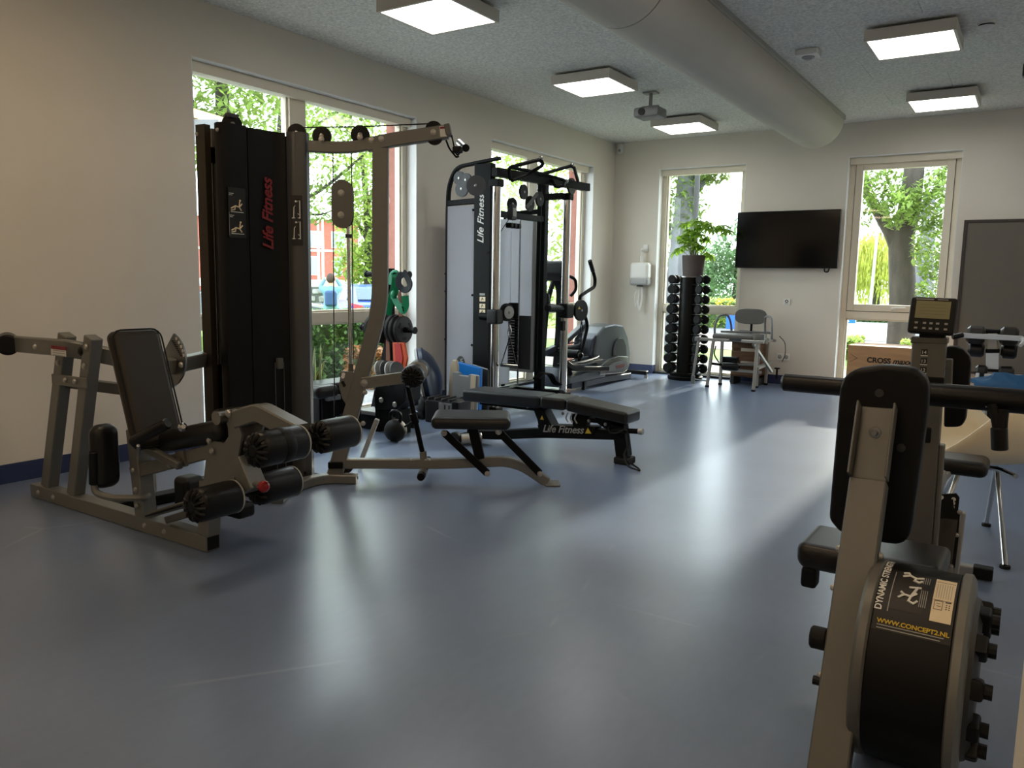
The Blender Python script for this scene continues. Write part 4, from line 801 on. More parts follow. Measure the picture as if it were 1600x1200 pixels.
# ================================================================== dumbbell tower and plant
DR = thing('dumbbell_rack', 'tall black column rack for dumbbells in front of the far left window', 'dumbbell rack', (-3.76, 9.88, 0))
cx, cy = -3.76, 9.88
b = bmn(); lathe(b, (cx, cy, 0), (cx, cy, .05), [(0, .22), (.012, .225), (.04, .225), (.05, .215)], 32); obj('base', b, 'bmetal', DR)
b = bmn(); lathe(b, (cx, cy, .05), (cx, cy, .09), [(0, .2), (.04, .2)], 32); obj('base_ring', b, 'bmetal', DR)
b = bmn(); lathe(b, (cx, cy, .05), (cx, cy, 1.32), [(0, .115), (1.27, .115)], 32); obj('column', b, 'shroud', DR)
b = bmn(); lathe(b, (cx, cy, 1.32), (cx, cy, 1.335), [(0, .13), (.015, .13)], 32); obj('top_plate', b, 'steel', DR)
zs = [.15+.127*k for k in range(10)]
for k, z in enumerate(zs):
    for sgn in (-1, 1):
        b = bmn(); bar(b, (cx+sgn*.08, cy-.05, z-.07+.0006*k), (cx+sgn*.22, cy-.05, z-.07+.0006*k), .1, .012); obj('cradle', b, 'bmetal', DR)
ordn = ['topmost', 'second', 'third', 'fourth', 'fifth', 'sixth', 'seventh', 'eighth', 'ninth', 'lowest']
for k, z in enumerate(zs):
    r = .0625-.0006*k; L = .2-.004*k
    for sgn, side in ((-1, 'left'), (1, 'right')):
        n = 9-k; c = V((cx+sgn*(.19-.001*k if sgn < 0 else .195), cy-(.06 if sgn < 0 else .03), z)); d = V((0, -1, 0)) if sgn < 0 else V((.35, .94, 0)).normalized()
        t = thing('dumbbell', '%s black dumbbell%s on the %s side of the column rack' % (ordn[n], ' from the top' if 0 < n < 9 else '', side), 'dumbbell', c, 'dumbbells on the column rack')
        b = bmn(); cyl(b, c-d*L*.3, c+d*L*.3, .013, 10); obj('handle', b, 'chrome', t)
        for s in (-1, 1):
            b = bmn(); p = c+d*s*L*.28; lathe(b, p, p+d*s*L*.24, [(0, r*.75), (.008, r), (L*.24-.01, r), (L*.24, r*.8)], 12); obj('weight', b, 'rubber', t)
PT = thing('potted_plant', 'leafy green umbrella plant in a woven grey pot on the dumbbell rack', 'plant', (cx+.04, cy, 1.335))
px_, py_ = cx+.045, cy
b = bmn(); lathe(b, (px_, py_, 1.335), (px_, py_, 1.6), [(0, .125), (.02, .13), (.22, .145), (.25, .148), (.265, .142), (.262, .13), (.22, .125)], 28); obj('pot', b, 'pot', PT)
b = bmn(); lathe(b, (px_, py_, 1.545), (px_, py_, 1.56), [(0, .126), (.012, .126), (.015, .01)], 20); obj('soil', b, 'soil', PT)
rl = random.Random(3)
def palm_leaf(n=7, L=.13):
    b = bmn()
    for i in range(n):
        a = (i-(n-1)/2)*.62; ln = L*(1-.12*abs(i-(n-1)/2)); w = .019
        d = V((math.cos(a), math.sin(a), 0)); s = V((-d.y, d.x, 0)); prof = [(0, .002, 0), (.3, .8, .01), (.6, 1, .006), (.85, .6, -.012), (1, .02, -.03)]; row = []
        for t_, ww, zz in prof: row.append((b.verts.new(d*ln*t_+s*w*ww+V((0, 0, zz-.006))), b.verts.new(d*ln*t_+V((0, 0, zz))), b.verts.new(d*ln*t_-s*w*ww+V((0, 0, zz-.006)))))
        for p, q in zip(row, row[1:]): b.faces.new((p[0], p[1], q[1], q[0])); b.faces.new((p[1], p[2], q[2], q[1]))
    me = bpy.data.meshes.new('leaf'); b.to_mesh(me); b.free(); me.materials.append(M['leaf']); return me
LM = palm_leaf()
def add_leaf(parent, me, p, out, droop, roll, sc):
    o = bpy.data.objects.new('leaf', me); COL.objects.link(o); o.parent = parent
    x = V(out).normalized(); x = (x+V((0, 0, -droop))).normalized(); zz = V((0, 0, 1)); zz = (zz-x*zz.dot(x)).normalized(); y = zz.cross(x)
    m = Matrix((x, y, zz)).transposed() @ Matrix.Rotation(roll, 3, 'X'); mm = m.to_4x4() @ Matrix.Scale(sc, 4); mm.translation = V(p)-ORG[parent]; o.matrix_local = mm; return o
bs = bmn()
heads = [(-.12, .0, .38), (.0, -.03, .43), (.1, .02, .40), (.18, .0, .37), (.34, -.02, .36), (.40, -.02, .3), (-.05, .05, .3), (.08, -.06, .27), (-.13, -.05, .22), (-.2, -.04, .07), (.03, -.1, .17), (.19, .02, .0), (.15, -.02, .2), (.05, .06, .36), (.22, -.02, .3), (-.06, -.1, .13), (.1, -.1, .1), (-.02, -.08, .22)]
for (hx, hy, hz) in heads:
    hp = V((px_+hx, py_+hy, 1.6+hz)); base = V((px_+hx*.15, py_+hy*.15, 1.56)); tube(bs, [base, base*.4+hp*.6+V((0, 0, .03)), hp], .005, 5, .05)
    for k in range(3):
        a = rl.uniform(0, 6.28); out = V((math.cos(a)+hx*4, math.sin(a)-.35, .2)); p = hp+V((rl.uniform(-.03, .03), rl.uniform(-.03, .03), rl.uniform(-.03, .03)))
        add_leaf(PT, LM, p, out, rl.uniform(.1, .9), rl.uniform(-.5, .5), rl.uniform(.85, 1.15))
obj('stem', bs, mat('plant_stem', (88, 104, 50), .6), PT)
# ================================================================== grey therapy chair
TC = thing('therapy_chair', 'grey padded therapy chair on a silver tube frame beside the dumbbell rack', 'therapy chair', (-2.95, 9.6, 0))
def cp_(name, bm, m, **k): return obj(name, bm, m, TC, **k)
M['gpad'] = mat('grey_upholstery', (92, 90, 86), .45, bump=.08, bscale=250)
b = bmn(); pad(b, (-2.99, 9.55, .615), (.5, .42, .07), None, .03); cp_('seat', b, 'gpad')
b = bmn(); plate(b, [(-2.95+.195*math.copysign(abs(math.cos(a))**.55, math.cos(a)), 9.88, .85+.095*math.copysign(abs(math.sin(a))**.7, math.sin(a))) for a in [2*math.pi*(k+.5)/28 for k in range(28)]], (0, .045, 0), .012); cp_('backrest', b, 'gpad')
b = bmn(); cyl(b, (-2.94, 9.92, .77), (-2.94, 9.92, .6), .014, 10); cp_('back_stem', b, 'bmetal')
for (x, y) in ((-3.25, 9.29), (-2.68, 9.26), (-3.2, 9.62), (-2.75, 9.62), (-2.74, 9.98), (-3.17, 9.98)):
    b = bmn(); bar(b, (x+(.03 if y < 9.4 and x < -3 else (.0)), y+(.06 if y < 9.4 else 0), .56), (x, y, .02), .034, .034, up=(0, 1, 0)); l = cp_('leg', b, 'alu'); b = bmn(); box(b, (x, y, .012), (.042, .042, .024), bev=.004); obj('leg_cap', b, 'rubber', l)
for p0, p1 in (((-3.42, 9.35, .575), (-3.02, 9.35, .575)), ((-2.87, 9.32, .58), (-2.6, 9.3, .58)), ((-3.2, 9.62, .56), (-2.65, 9.62, .56)), ((-3.17, 9.98, .56), (-2.64, 9.98, .56)), ((-3.2, 9.35, .57), (-3.17, 9.98, .57)), ((-2.68, 9.32, .57), (-2.68, 9.98, .57)), ((-2.68, 9.35, .27), (-2.7, 9.98, .29)), ((-3.2, 9.62, .2), (-2.7, 9.62, .19)), ((-2.66, 9.3, .27), (-2.66, 9.95, .3))):
    b = bmn(); bar(b, p0, p1, .034, .034); cp_('frame_tube', b, 'alu')
b = bmn(); bar(b, (-2.73, 9.33, .55), (-2.6, 9.7, .2), .035, .03); cp_('diagonal_brace', b, 'alu')
b = bmn(); cyl(b, (-3.4, 9.34, .58), (-3.45, 9.34, .12), .016, 10); lv = cp_('side_lever', b, 'alu'); b = bmn(); cyl(b, (-3.45, 9.34, .12), (-3.45, 9.34, .02), .024, 12); box(b, (-3.42, 9.34, .575), (.05, .06, .05), bev=.008); obj('lever_clamp', b, 'grey', lv)
b = bmn(); cyl(b, (-3.45, 9.34, .08), (-3.25, 9.32, .07), .01, 8); cp_('lever_link', b, 'steel')
for sx, xo in ((-1, -3.27), (1, -2.63)):
    b = bmn(); tube(b, [(xo-.03*sx*-1, 9.62, .6), (xo+.03*sx, 9.6, .74), (xo+.0, 9.66, .86), (xo-.1*sx*0+.09*-sx, 9.72, .87), (xo-.11*sx, 9.8, .76), (xo-.11*sx, 9.85, .6)], .014, 10, .06); cp_('armrest_tube', b, 'grey')
b = bmn(); tube(b, [(-3.24, 9.66, .66), (-2.7, 9.9, .66)], .012, 8, 0); tube(b, [(-3.1, 9.97, .66), (-2.7, 9.97, .65)], .012, 8, 0); cp_('rear_rail', b, 'grey')
b = bmn(); pad(b, (-3.02, 9.42, .255), (.22, .09, .09), None, .04); cp_('ankle_pad', b, 'foam'); b = bmn(); cyl(b, (-3.26, 9.4, .28), (-2.9, 9.42, .26), .016, 10); cp_('ankle_bar', b, 'bmetal'); b = bmn(); tube(b, [(-3.19, 9.36, .5), (-3.2, 9.33, .4), (-3.14, 9.36, .3)], .008, 8, .04); cp_('bent_rod', b, 'bmetal')
b = bmn(); cyl(b, (-2.6, 9.35, .56), (-2.58, 9.38, .62), .022, 12); box(b, (-2.62, 9.32, .64), (.05, .05, .07), bev=.008); cp_('side_joint', b, 'steel')
b = bmn(); cyl(b, (-2.59, 9.9, .1), (-2.59, 9.9, .22), .012, 8); cyl(b, (-2.59, 9.9, .22), (-2.59, 9.9, .235), .035, 12); cp_('clamp_screw', b, 'bmetal')
b = bmn(); tube(b, [(-2.6, 9.95, .62), (-2.53, 9.97, .55), (-2.52, 9.98, .4), (-2.56, 9.99, .3)], .005, 6, .06); cp_('power_cord', b, 'rubber')
WB = thing('wooden_crate', 'brown wooden crate with dark contents underneath the grey therapy chair', 'crate', (-2.93, 9.9, 0))
wm = mat('brown_wood', (116, 84, 58), .6, var=.2, vscale=6, stretch=(1, 1, 6)); 
for z0, z1 in ((.12, .26), (.3, .42), (.46, .54)): obj('plank', bx(-3.13, -2.78, 9.78, 9.8, z0, z1, .003), wm, WB)
obj('side', bx(-3.13, -3.11, 9.8, 10.1, .1, .54), wm, WB); obj('side', bx(-2.8, -2.78, 9.8, 10.1, .1, .54), wm, WB); obj('bottom', bx(-3.13, -2.78, 9.8, 10.1, .1, .12), wm, WB)
for x in (-3.11, -2.8): obj('foot', bx(x-.02, x+.02, 9.8, 10.08, 0, .1), 'dgrey', WB)
t = thing('black_tray', 'small black box resting on the shelf bar under the therapy chair', 'box', (-3.12, 9.66, .34))
obj('body', box(bmn(), (-3.1, 9.68, .309), (.17, .1, .06), bev=.006), 'black', t); obj('lid', box(bmn(), (-3.1, 9.68, .345), (.178, .108, .014), bev=.003), 'dgrey', t); cp_('shelf', bx(-3.21, -2.72, 9.61, 9.73, .262, .278, .003), 'grey')
# ================================================================== plyometric box
PB = thing('plyometric_box', 'plywood jump box with dark CROSSMAXX lettering in front of the right window', 'box', (-1.24, 9.25, 0))
z1 = .625
for nm, a in (('front_panel', (-1.63, -.88, 9.0, 9.018, 0, z1)), ('back_panel', (-1.63, -.88, 9.482, 9.5, 0, z1)), ('side_panel', (-1.63, -1.612, 9.018, 9.482, 0, z1)), ('side_panel', (-.898, -.88, 9.018, 9.482, 0, z1)), ('top_panel', (-1.612, -.898, 9.018, 9.482, z1-.018, z1))): obj(nm, bx(*a, .001), 'ply', PB)
text('lettering', 'CROSS', .075, (-1.435, 8.9995, .455), (1, 0, 0), (0, 0, 1), 'kprint', PB, lift=.0005, font_w=.003); text('lettering', 'maxx', .08, (-1.19, 8.9995, .455), (1, 0, 0), (0, 0, 1), 'kprint', PB, lift=.0005, shear=.3, font_w=.002)
b = bmn(); tube(b, [(-1.0, 8.999, .45), (-.93, 8.999, .53)], .003, 5, 0); obj('lettering_tail', b, 'kprint', PB)
b = bmn(); tube(b, [(-1.60, 8.999, .53), (-1.53, 8.999, .49), (-1.6, 8.999, .45)], .0025, 5, 0); obj('printed_arrow', b, wm, PB)
# ================================================================== strength ergometer in the right foreground
DY = thing('strength_ergometer', 'large grey and black strength ergometer with flywheel drum in the right foreground', 'gym machine', (-.3, 2.9, 0))
def dp(name, bm, m, **k): return obj(name, bm, m, DY, **k)
# backrest seen from behind
bp = [(-0.463,2.44,0.557), (-0.462,2.44,0.659), (-0.46,2.44,0.795), (-0.458,2.44,0.954), (-0.448,2.44,0.989), (-0.42,2.44,1.012), (-0.346,2.44,1.03), (-0.272,2.44,1.028), (-0.244,2.44,1.012), (-0.227,2.44,0.982), (-0.226,2.44,0.896), (-0.233,2.44,0.732), (-0.24,2.44,0.574), (-0.247,2.44,0.535), (-0.272,2.44,0.515), (-0.36,2.44,0.511), (-0.432,2.44,0.524)]
b = bmn(); plate(b, bp, (0, .07, 0), .016, 3); bk = dp('backrest', b, 'black')
for q in ((-0.35,2.438,0.949), (-0.313,2.438,0.814), (-0.283,2.438,0.799)):
    b = bmn(); lathe(b, q, V(q)-V((0, .003, 0)), [(0, .012), (.002, .012), (.003, .005)], 12); obj('screw_recess', b, 'dgrey', bk)
# post: open channel at the top, closed tube below
t0, t1, t2 = V((-0.349,2.415,0.919)), V((-0.347,2.36,0.709)), V((-.335, 1.99, .03)); d, s_, u_ = axes(t0-t2, (0, -1, 0)); hw = .047
b = bmn(); bar(b, t1, t2, .095, .06, up=(0, -1, 0)); dp('post', b, 'gun2')
t1b = t2+d*((t1-t2).length); t0b = t2+d*((t0-t2).length)
for off, w in ((-hw, .006), (hw, .006)):
    b = bmn(); bar(b, t1b+s_*off, t0b+s_*off, .006, .06, up=(0, -1, 0), bev=.002); dp('channel_flange', b, 'gun2')
b = bmn(); bar(b, t1b-u_*.027, t0b-u_*.027, .09, .005, up=(0, -1, 0)); dp('channel_web', b, 'gun2')
b = bmn(); lathe(b, t0b-d*.075-u_*.024, t0b-d*.075-u_*.024+V((0, -.02, 0)), [(0, .016), (.006, .016), (.007, .009), (.02, .007)], 14); dp('wing_bolt', b, 'steel')
for k, q in enumerate((.74, .60, .3)):
    p = t2+(t1-t2)*q
    for s in (-1, 1): bolt(DY, p+s_*s*.05, s_*s, .009)
q = t2+(t1-t2)*.42-s_*.06
b = bmn(); cyl(b, q+s_*.012, q-s_*.03, .03, 16, .004) ; dp('side_knob', b, 'rubber')
b = bmn(); cyl(b, t2+(t1-t2)*.28-s_*.05, t2+(t1-t2)*.28-s_*.068, .012, 10); dp('side_pin', b, 'black')
# seat
b = bmn(); pad(b, (-.37, 2.72, .375), (.42, .30, .085), None, .03)
for v in b.verts:
    dx = (v.co.x+.37)/.21; v.co.z += -.02*(1-dx*dx)+.012*abs(dx)-.03*(v.co.y-2.72)
dp('seat', b, 'vinyl'); b = bmn(); box(b, (-.54, 2.62, .31), (.05, .06, .07), bev=.012); dp('seat_bracket', b, 'black'); b = bmn(); box(b, (-.2, 2.66, .31), (.05, .06, .07), bev=.012); dp('seat_bracket', b, 'black')
# flywheel drum
dc = (2.25, .262); X0, X1 = -.305, -.072; DRR = .255
def drum(x0, x1, r, a0=0, a1=2*math.pi, n=48):
    b = bmn(); lathe(b, (x0, dc[0], dc[1]), (x1, dc[0], dc[1]), [(0, r), (x1-x0, r)] if a1-a0 < 6 else [(0, r-.015), (.012, r), (x1-x0-.012, r), (x1-x0, r-.015)], n, a0, a1); return b
dp('drum', drum(X0+.02, X1-.015, DRR-.002), 'shroud')
b = bmn(); lathe(b, (X0-.006, *dc), (X0+.03, *dc), [(0, DRR-.03), (.004, DRR-.005), (.012, DRR+.003), (.03, DRR+.003), (.036, DRR-.004)], 48); dp('drum_rim', b, 'gun2')
b = bmn(); lathe(b, (X1-.025, *dc), (X1+.01, *dc), [(0, DRR-.004), (.004, DRR+.004), (.022, DRR+.004), (.031, DRR-.01), (.035, DRR-.05)], 48); dp('drum_rim', b, 'gun')
b = bmn(); lathe(b, (X1+.01, *dc), (X1+.03, *dc), [(0, DRR-.05), (.01, DRR-.055), (.02, DRR-.08)], 40); vf = dp('valve_plate', b, 'dgrey')
for k in range(7):
    a = math.radians(-50+k*33); p = V((X1+.03, dc[0]-.17*math.cos(a), dc[1]+.17*math.sin(a)))
    b = bmn(); box(b, p, (.035, .055, .05), Matrix.Rotation(-a, 3, 'X'), .008); cyl(b, p, p+V((.035, 0, 0)), .018, 10); obj('valve', b, 'black', vf)
# sticker on top of the drum, laid on its curve
def onDrum(u, a, lift=.0): # u across 0..1, a angle from the top towards the camera
    r = DRR-.0015+lift; x = X0+.03+(X1-.025-X0-.03)*u; return V((x, dc[0]-r*math.sin(a), dc[1]+r*math.cos(a)))
def patch(u0, u1, a0, a1, lift, n=8):
    b = bmn(); rows = []
    for i in range(n+1):
        a = a0+(a1-a0)*i/n; rows.append((b.verts.new(onDrum(u0, a, lift)), b.verts.new(onDrum(u1, a, lift))))
    for p, q in zip(rows, rows[1:]): b.faces.new((p[0], q[0], q[1], p[1]))
    return b
A0, A1 = .10, .92
def bendtext(s, size, u0, a0, xdir, m, parent, shear=0, fw=0):
    """text laid flat on the drum: xdir 'u' reads across, 'a' reads up the curve"""
    cu = bpy.data.curves.new('t', 'FONT'); cu.body = s; cu.size = size; cu.shear = shear; cu.offset = fw
    to = bpy.data.objects.new('t', cu); COL.objects.link(to); bpy.context.view_layer.update(); me = bpy.data.meshes.new_from_object(to.evaluated_get(bpy.context.evaluated_depsgraph_get())); bpy.data.objects.remove(to); bpy.data.curves.remove(cu)
    b = bmn(); b.from_mesh(me); bpy.data.meshes.remove(me); wd = X1-.025-X0-.03
    for v in b.verts:
        x, y = v.co.x, v.co.y
        v.co = onDrum(u0+x/wd, a0-y/DRR, .0016) if xdir == 'u' else onDrum(u0-y/wd, a0-x/DRR, .0016)
    return obj('lettering', b, m, parent)
stk = dp('instruction_label', patch(.02, .985, A0, A1, .0006), 'kprint', label='black instruction label with white figures on the drum')
obj('figure_panel', patch(.2, .6, A0+.06, A1-.24, .001), mat('label_dark', (34, 30, 26), .5), stk)
cl = obj('cream_table', patch(.7, .955, A0+.03, A1-.2, .0011), 'cprint', stk)
for k in range(7): obj('table_line', patch(.73+k*.03, .737+k*.03, A0+.12, A0+.34, .0016), 'gprint', cl)
obj('table_rule', patch(.71, .945, A0+.085, A0+.092, .0016), 'kprint', cl); obj('table_rule', patch(.71, .945, A0+.365, A0+.37, .0016), 'kprint', cl)
for (u0, u1, a0, a1) in ((.725, .83, .395, .402), (.725, .83, .5, .506), (.725, .731, .395, .506), (.824, .83, .395, .506), (.75, .80, .43, .436), (.76, .81, .46, .466), (.86, .93, .395, .41), (.87, .885, .43, .442), (.905, .92, .43, .442), (.87, .885, .455, .467), (.905, .92, .455, .467), (.87, .885, .48, .492), (.905, .92, .48, .492)): obj('table_mark', patch(u0, u1, A0+a0-.02, A0+a1-.02, .0016, 2), 'kprint', cl)
bendtext('DYNAMIC STRENGTH', .0225, .10, A1-.2, 'a', 'wprint', stk, fw=.0006)
bendtext('WWW.CONCEPT2.NL', .0158, .075, A1-.07, 'u', 'yprint', stk, fw=.0005)
for k, a in enumerate((.865, .895)): obj('small_print', patch(.08, .9-.04*k, a, a+.01, .0015, 2), 'gprint', stk)
obj('small_print', patch(.175, .187, A0+.05, A1-.2, .0015, 6), 'gprint', stk)
for u in (.545, .57, .595, .62):
    obj('small_print', patch(u, u+.009, A0+.28, A0+.5, .0015, 4), 'gprint', stk); obj('small_print', patch(u, u+.009, A0+.06, A0+.18, .0015, 4), 'gprint', stk)
def figure(u0, a0, k):
    b = bmn(); P = lambda u, a: onDrum(u0+u*.22, a0-a*.2, .0025)
    for pts in k: tube(b, [P(*q) for q in pts], .0032, 5, 0)
    return b
obj('figure', figure(.28, A0+.46, [[(.0, .1), (.3, .35), (.7, .3), (1, .55)], [(.7, .3), (.9, .75), (1.0, 1.0)], [(.5, .9), (1.2, 1.0)], [(.3, .35), (.1, .5)], [(.7, .3), (.6, .0), (.9, -.1), (1.1, .1)]]), 'wprint', stk)
obj('figure', figure(.28, A0+.16, [[(.0, .2), (.4, .4), (.8, .2), (1.2, .35)], [(.4, .4), (.3, .6), (0., .5)], [(.8, .2), (.7, 0), (1.0, -.1), (1.15, .05)]]), 'wprint', stk)
# rail, front column, monitor
b = bmn(); bar(b, (-.27, 2.56, .14), (-.27, 3.8, .14), .08, .09); dp('rail', b, 'gun2')
b = bmn(); bar(b, (-.55, 3.88, .03), (-.07, 3.88, .03), .05, .045); ff = dp('front_foot', b, 'alu'); b = bmn(); bar(b, (-.13, 3.88, .032), (-.055, 3.88, .032), .056, .05); obj('foot_cap', b, 'rubber', ff)
b = bmn(); bar(b, (-.42, 1.84, .03), (-.1, 1.84, .03), .05, .045); dp('rear_foot', b, 'bmetal')
c0, c1 = V((-0.328,3.42,1.056)), V((-0.304,3.3,0.17))
c1 = V((-0.313,3.42,-0.018)); d, s_, u_ = axes(c0-c1, (0, -1, 0))
b = bmn(); bar(b, c1, c0, .115, .07, up=(0, -1, 0)); dp('front_column', b, 'gun2')
b = bmn(); bar(b, c1+s_*.066+u_*(-.01), c1+(c0-c1)*.62+s_*.066+u_*(-.01), .02, .05, up=(0, -1, 0)); dp('column_guide', b, 'gun')
b = bmn(); bar(b, c0-d*.19, c0-d*.145, .122, .08, up=(0, -1, 0)); dp('column_slider', b, 'black'); b = bmn(); bar(b, c0-d*.4, c0-d*.34, .06, .085, up=(0, -1, 0)); dp('column_stop', b, 'black')
b = bmn(); bar(b, c0-d*.02, c0+d*.005, .125, .075, up=(0, -1, 0)); dp('column_head', b, 'gun2')
for k, n in enumerate(('14', '13', '12', '11', '10')):
    q = c0-d*(.052+.034*k)-s_*.012+u_*.0355; b = bmn(); bar(b, q-d*.011, q+d*.011, .022, .001, up=(0, -1, 0), bev=0); o = dp('scale_tile', b, 'kprint'); b = bmn(); bar(b, q-d*.0155, q-d*.0125, .024, .0012, up=(0, -1, 0), bev=0); obj('scale_rule', b, 'wprint', o)
    text('scale_number', n, .018, q-s_*.0105-d*.007+u_*.001, s_, d, 'wprint', o, lift=.0006)
m0 = V((-0.322,3.38,1.141)); mr = Matrix.Rotation(.02, 3, 'Y') @ Matrix.Rotation(-.2, 3, 'X')
b = bmn(); box(b, m0, (.158, .035, .14), mr, .012); mo = dp('monitor', b, 'black')
def mon(x, z, w, h, m, nm, l=.0005): return obj(nm, box(bmn(), m0+mr @ V((x, -.0175-l, z)), (w, .001, h), mr), m, mo)
mon(0, .021, .116, .066, 'lcd', 'display'); mon(-.03, .06, .06, .004, 'gprint', 'maker_print'); mon(.03, .06, .035, .003, 'gprint', 'maker_print')
for k in range(4): mon(0, .04-.012*k, .09, .0012, mat('lcd_dark', (92, 90, 60), .4), 'display_line', .0012)
for r_ in range(2):
    for k, x in enumerate((-.05, -.022, 0, .022, .05)): mon(x, -.03-.02*r_, .011, .007, 'gprint', 'button')
b = bmn(); box(b, V((-0.318,3.4,1.065)), (.09, .03, .03), None, .008); dp('monitor_mount', b, 'black')
# press bar across the machine
p0, p1 = V((-0.802,3.15,0.872)), V((0.169,3.15,0.873))
b = bmn(); cyl(b, p0, p0+(p1-p0)*.45, .034, 20, .01); cyl(b, p0+(p1-p0)*.45, p1, .042, 20, .008); pb = dp('press_bar', b, 'foam')
b = bmn(); bar(b, (-0.234,3.2,0.883), (-0.104,3.12,0.853), .02, .016); dp('bar_strut', b, 'alu')
b = bmn(); tube(b, [(-0.095,3.1,0.861), (-0.08,3.1,0.812), (-0.061,3.1,0.716)], .014, 8, .03); tube(b, [(-0.061,3.1,0.847), (-0.061,3.1,0.803), (-0.057,3.1,0.716)], .017, 8, .03); dp('hanging_strap', b, 'rubber'); b = bmn(); cyl(b, (-0.068,3.1,0.785), (-0.06,3.1,0.709), .026, 14, .003); dp('strap_grip', b, 'foam')
# chest pad on the far side of the column
bp = [(-0.271,3.62,0.685), (-0.281,3.62,0.862), (-0.288,3.62,1.015), (-0.256,3.62,1.017), (-0.224,3.62,1.006), (-0.202,3.62,0.982), (-0.195,3.62,0.952), (-0.194,3.62,0.818), (-0.195,3.62,0.727), (-0.205,3.62,0.7), (-0.222,3.62,0.691)]
b = bmn(); plate(b, bp, (0, .06, 0), .012, 2); dp('chest_pad', b, 'black')
b = bmn(); bar(b, (-0.284,3.56,0.97), (-0.279,3.56,0.853), .06, .03, up=(0, -1, 0)); cb_ = dp('pad_bracket', b, 'gun')
for yy in (565, 574, 584):
    b = bmn(); q = V((-0.283,3.54,0.959))-V((0, 0, (yy-565)*.0029)); plate(b, [q+V((-.01, 0, -.008)), q+V((.012, 0, 0)), q+V((-.01, 0, .008))], (0, -.002, 0)); obj('bracket_notch', b, 'black', cb_)
# small front seat and footplate
b = bmn(); pad(b, (-0.239,3.95,0.479), (.26, .22, .07), None, .03)
dp('front_seat', b, 'vinyl'); b = bmn(); bar(b, (-0.27,3.8,0.458), (-0.296,3.7,0.357), .03, .06); bar(b, (-0.263,3.9,0.453), (-0.278,3.8,0.442), .05, .03); dp('seat_arm', b, 'lgrey')
b = bmn(); plate(b, [(-0.314,3.62,0.323), (-0.278,3.62,0.403), (-0.205,3.62,0.42), (-0.192,3.62,0.404), (-0.193,3.62,0.353), (-0.179,3.62,0.347), (-0.182,3.55,0.131), (-0.308,3.55,0.147)], (0, .012, -.0)); fp = dp('foot_plate', b, 'black')
for q in ((-0.256,3.615,0.397), (-0.257,3.615,0.381), (-0.258,3.615,0.364), (-0.212,3.615,0.396), (-0.213,3.615,0.38), (-0.214,3.615,0.364)):
    b = bmn(); lathe(b, q, V(q)-V((0, .001, 0)), [(0, .0085), (.001, .0085)], 12); obj('foot_plate_hole', b, 'white', fp)
b = bmn(); plate(b, [(-0.314,3.6,0.312), (-0.189,3.6,0.319), (-0.193,3.53,0.155), (-0.312,3.53,0.168)], (0, -.006, 0)); obj('foot_pad', b, mat('brown_rubber', (40, 35, 28), .5), fp)
b = bmn(); bar(b, (-0.173,3.6,0.353), (-0.18,3.62,0.071), .02, .03, up=(0, -1, 0)); dp('foot_plate_edge', b, 'lgrey')
for q in ((-0.184,3.58,0.356), (-0.187,3.58,0.26), (-0.305,3.58,0.261), (-0.196,3.55,0.136)): bolt(DY, q, (0, -1, 0), .008)
b = bmn(); cyl(b, (-0.326,3.45,0.357), (-0.304,3.45,0.366), .016, 12); dp('guide_wheel', b, 'cprint')
# ================================================================== hyperextension bench by the grey board
HB = thing('back_extension_bench', 'white back extension bench with black roller pads in front of the grey board', 'gym machine', (-.3, 8.4, 0))
def hp_(name, bm, m, **k): return obj(name, bm, m, HB, **k)
M['wmetal'] = mat('white_powder_coat', (196, 198, 200), .4)
for a, c in (((-0.507,8.4,0.843), (-0.36,8.4,0.839)), ((-0.246,8.4,0.845), (-0.104,8.4,0.841))):
    b = bmn(); cyl(b, V(a)+V((0, 0, -.02)), V(c)+V((0, 0, -.02)), .085, 20, .025); hp_('roller_pad', b, 'vinylb')
    b = bmn(); cyl(b, V(a)+V((.015, .1, -.16)), V(c)+V((0, .1, -.16)), .07, 20, .02); hp_('rear_roller_pad', b, 'vinyl')
for a, c in (((-0.41,8.35,0.494), (-0.314,8.35,0.495)), ((-0.23,8.35,0.496), (-0.108,8.35,0.5))):
    b = bmn(); cyl(b, V(a), V(c), .06, 18, .02); hp_('ankle_roller', b, 'vinyl')
b = bmn(); cyl(b, (-0.381,8.35,0.508), (-0.134,8.35,0.515), .014, 10); cyl(b, (-0.386,8.4,0.861), (-0.212,8.4,0.858), .02, 10); hp_('roller_axle', b, 'bmetal')
b = bmn(); bar(b, (-0.544,8.3,0.817), (-0.071,8.3,0.813), .04, .045); hp_('handle_bar', b, 'wmetal')
b = bmn(); cyl(b, (-0.611,8.25,0.798), (-0.529,8.29,0.824), .024, 12, .005); hp_('handle_grip', b, 'foam'); b = bmn(); tube(b, [(-0.076,8.3,0.819), (-0.059,8.25,0.794), (-0.084,8.2,0.756)], .016, 8, .03); hp_('handle_end', b, 'wmetal')
b = bmn(); bar(b, (-0.273,8.4,0.453), (-0.292,8.4,0.68), .1, .1, up=(0, 1, 0)); hp_('outer_post', b, 'wmetal'); b = bmn(); bar(b, (-0.291,8.4,0.674), (-0.305,8.4,0.842), .075, .075, up=(0, 1, 0)); hp_('inner_post', b, 'alu'); b = bmn(); bar(b, (-0.291,8.4,0.668), (-0.293,8.4,0.703), .11, .11, up=(0, 1, 0)); hp_('post_collar', b, 'bmetal')
b = bmn(); bar(b, (-0.334,8.3,0.458), (0.155,8.3,0.474), .07, .05); hp_('upper_beam', b, 'wmetal')
b = bmn(); bar(b, (-0.386,8.3,0.477), (-0.398,8,0.23), .03, .03); hp_('side_brace', b, 'wmetal')
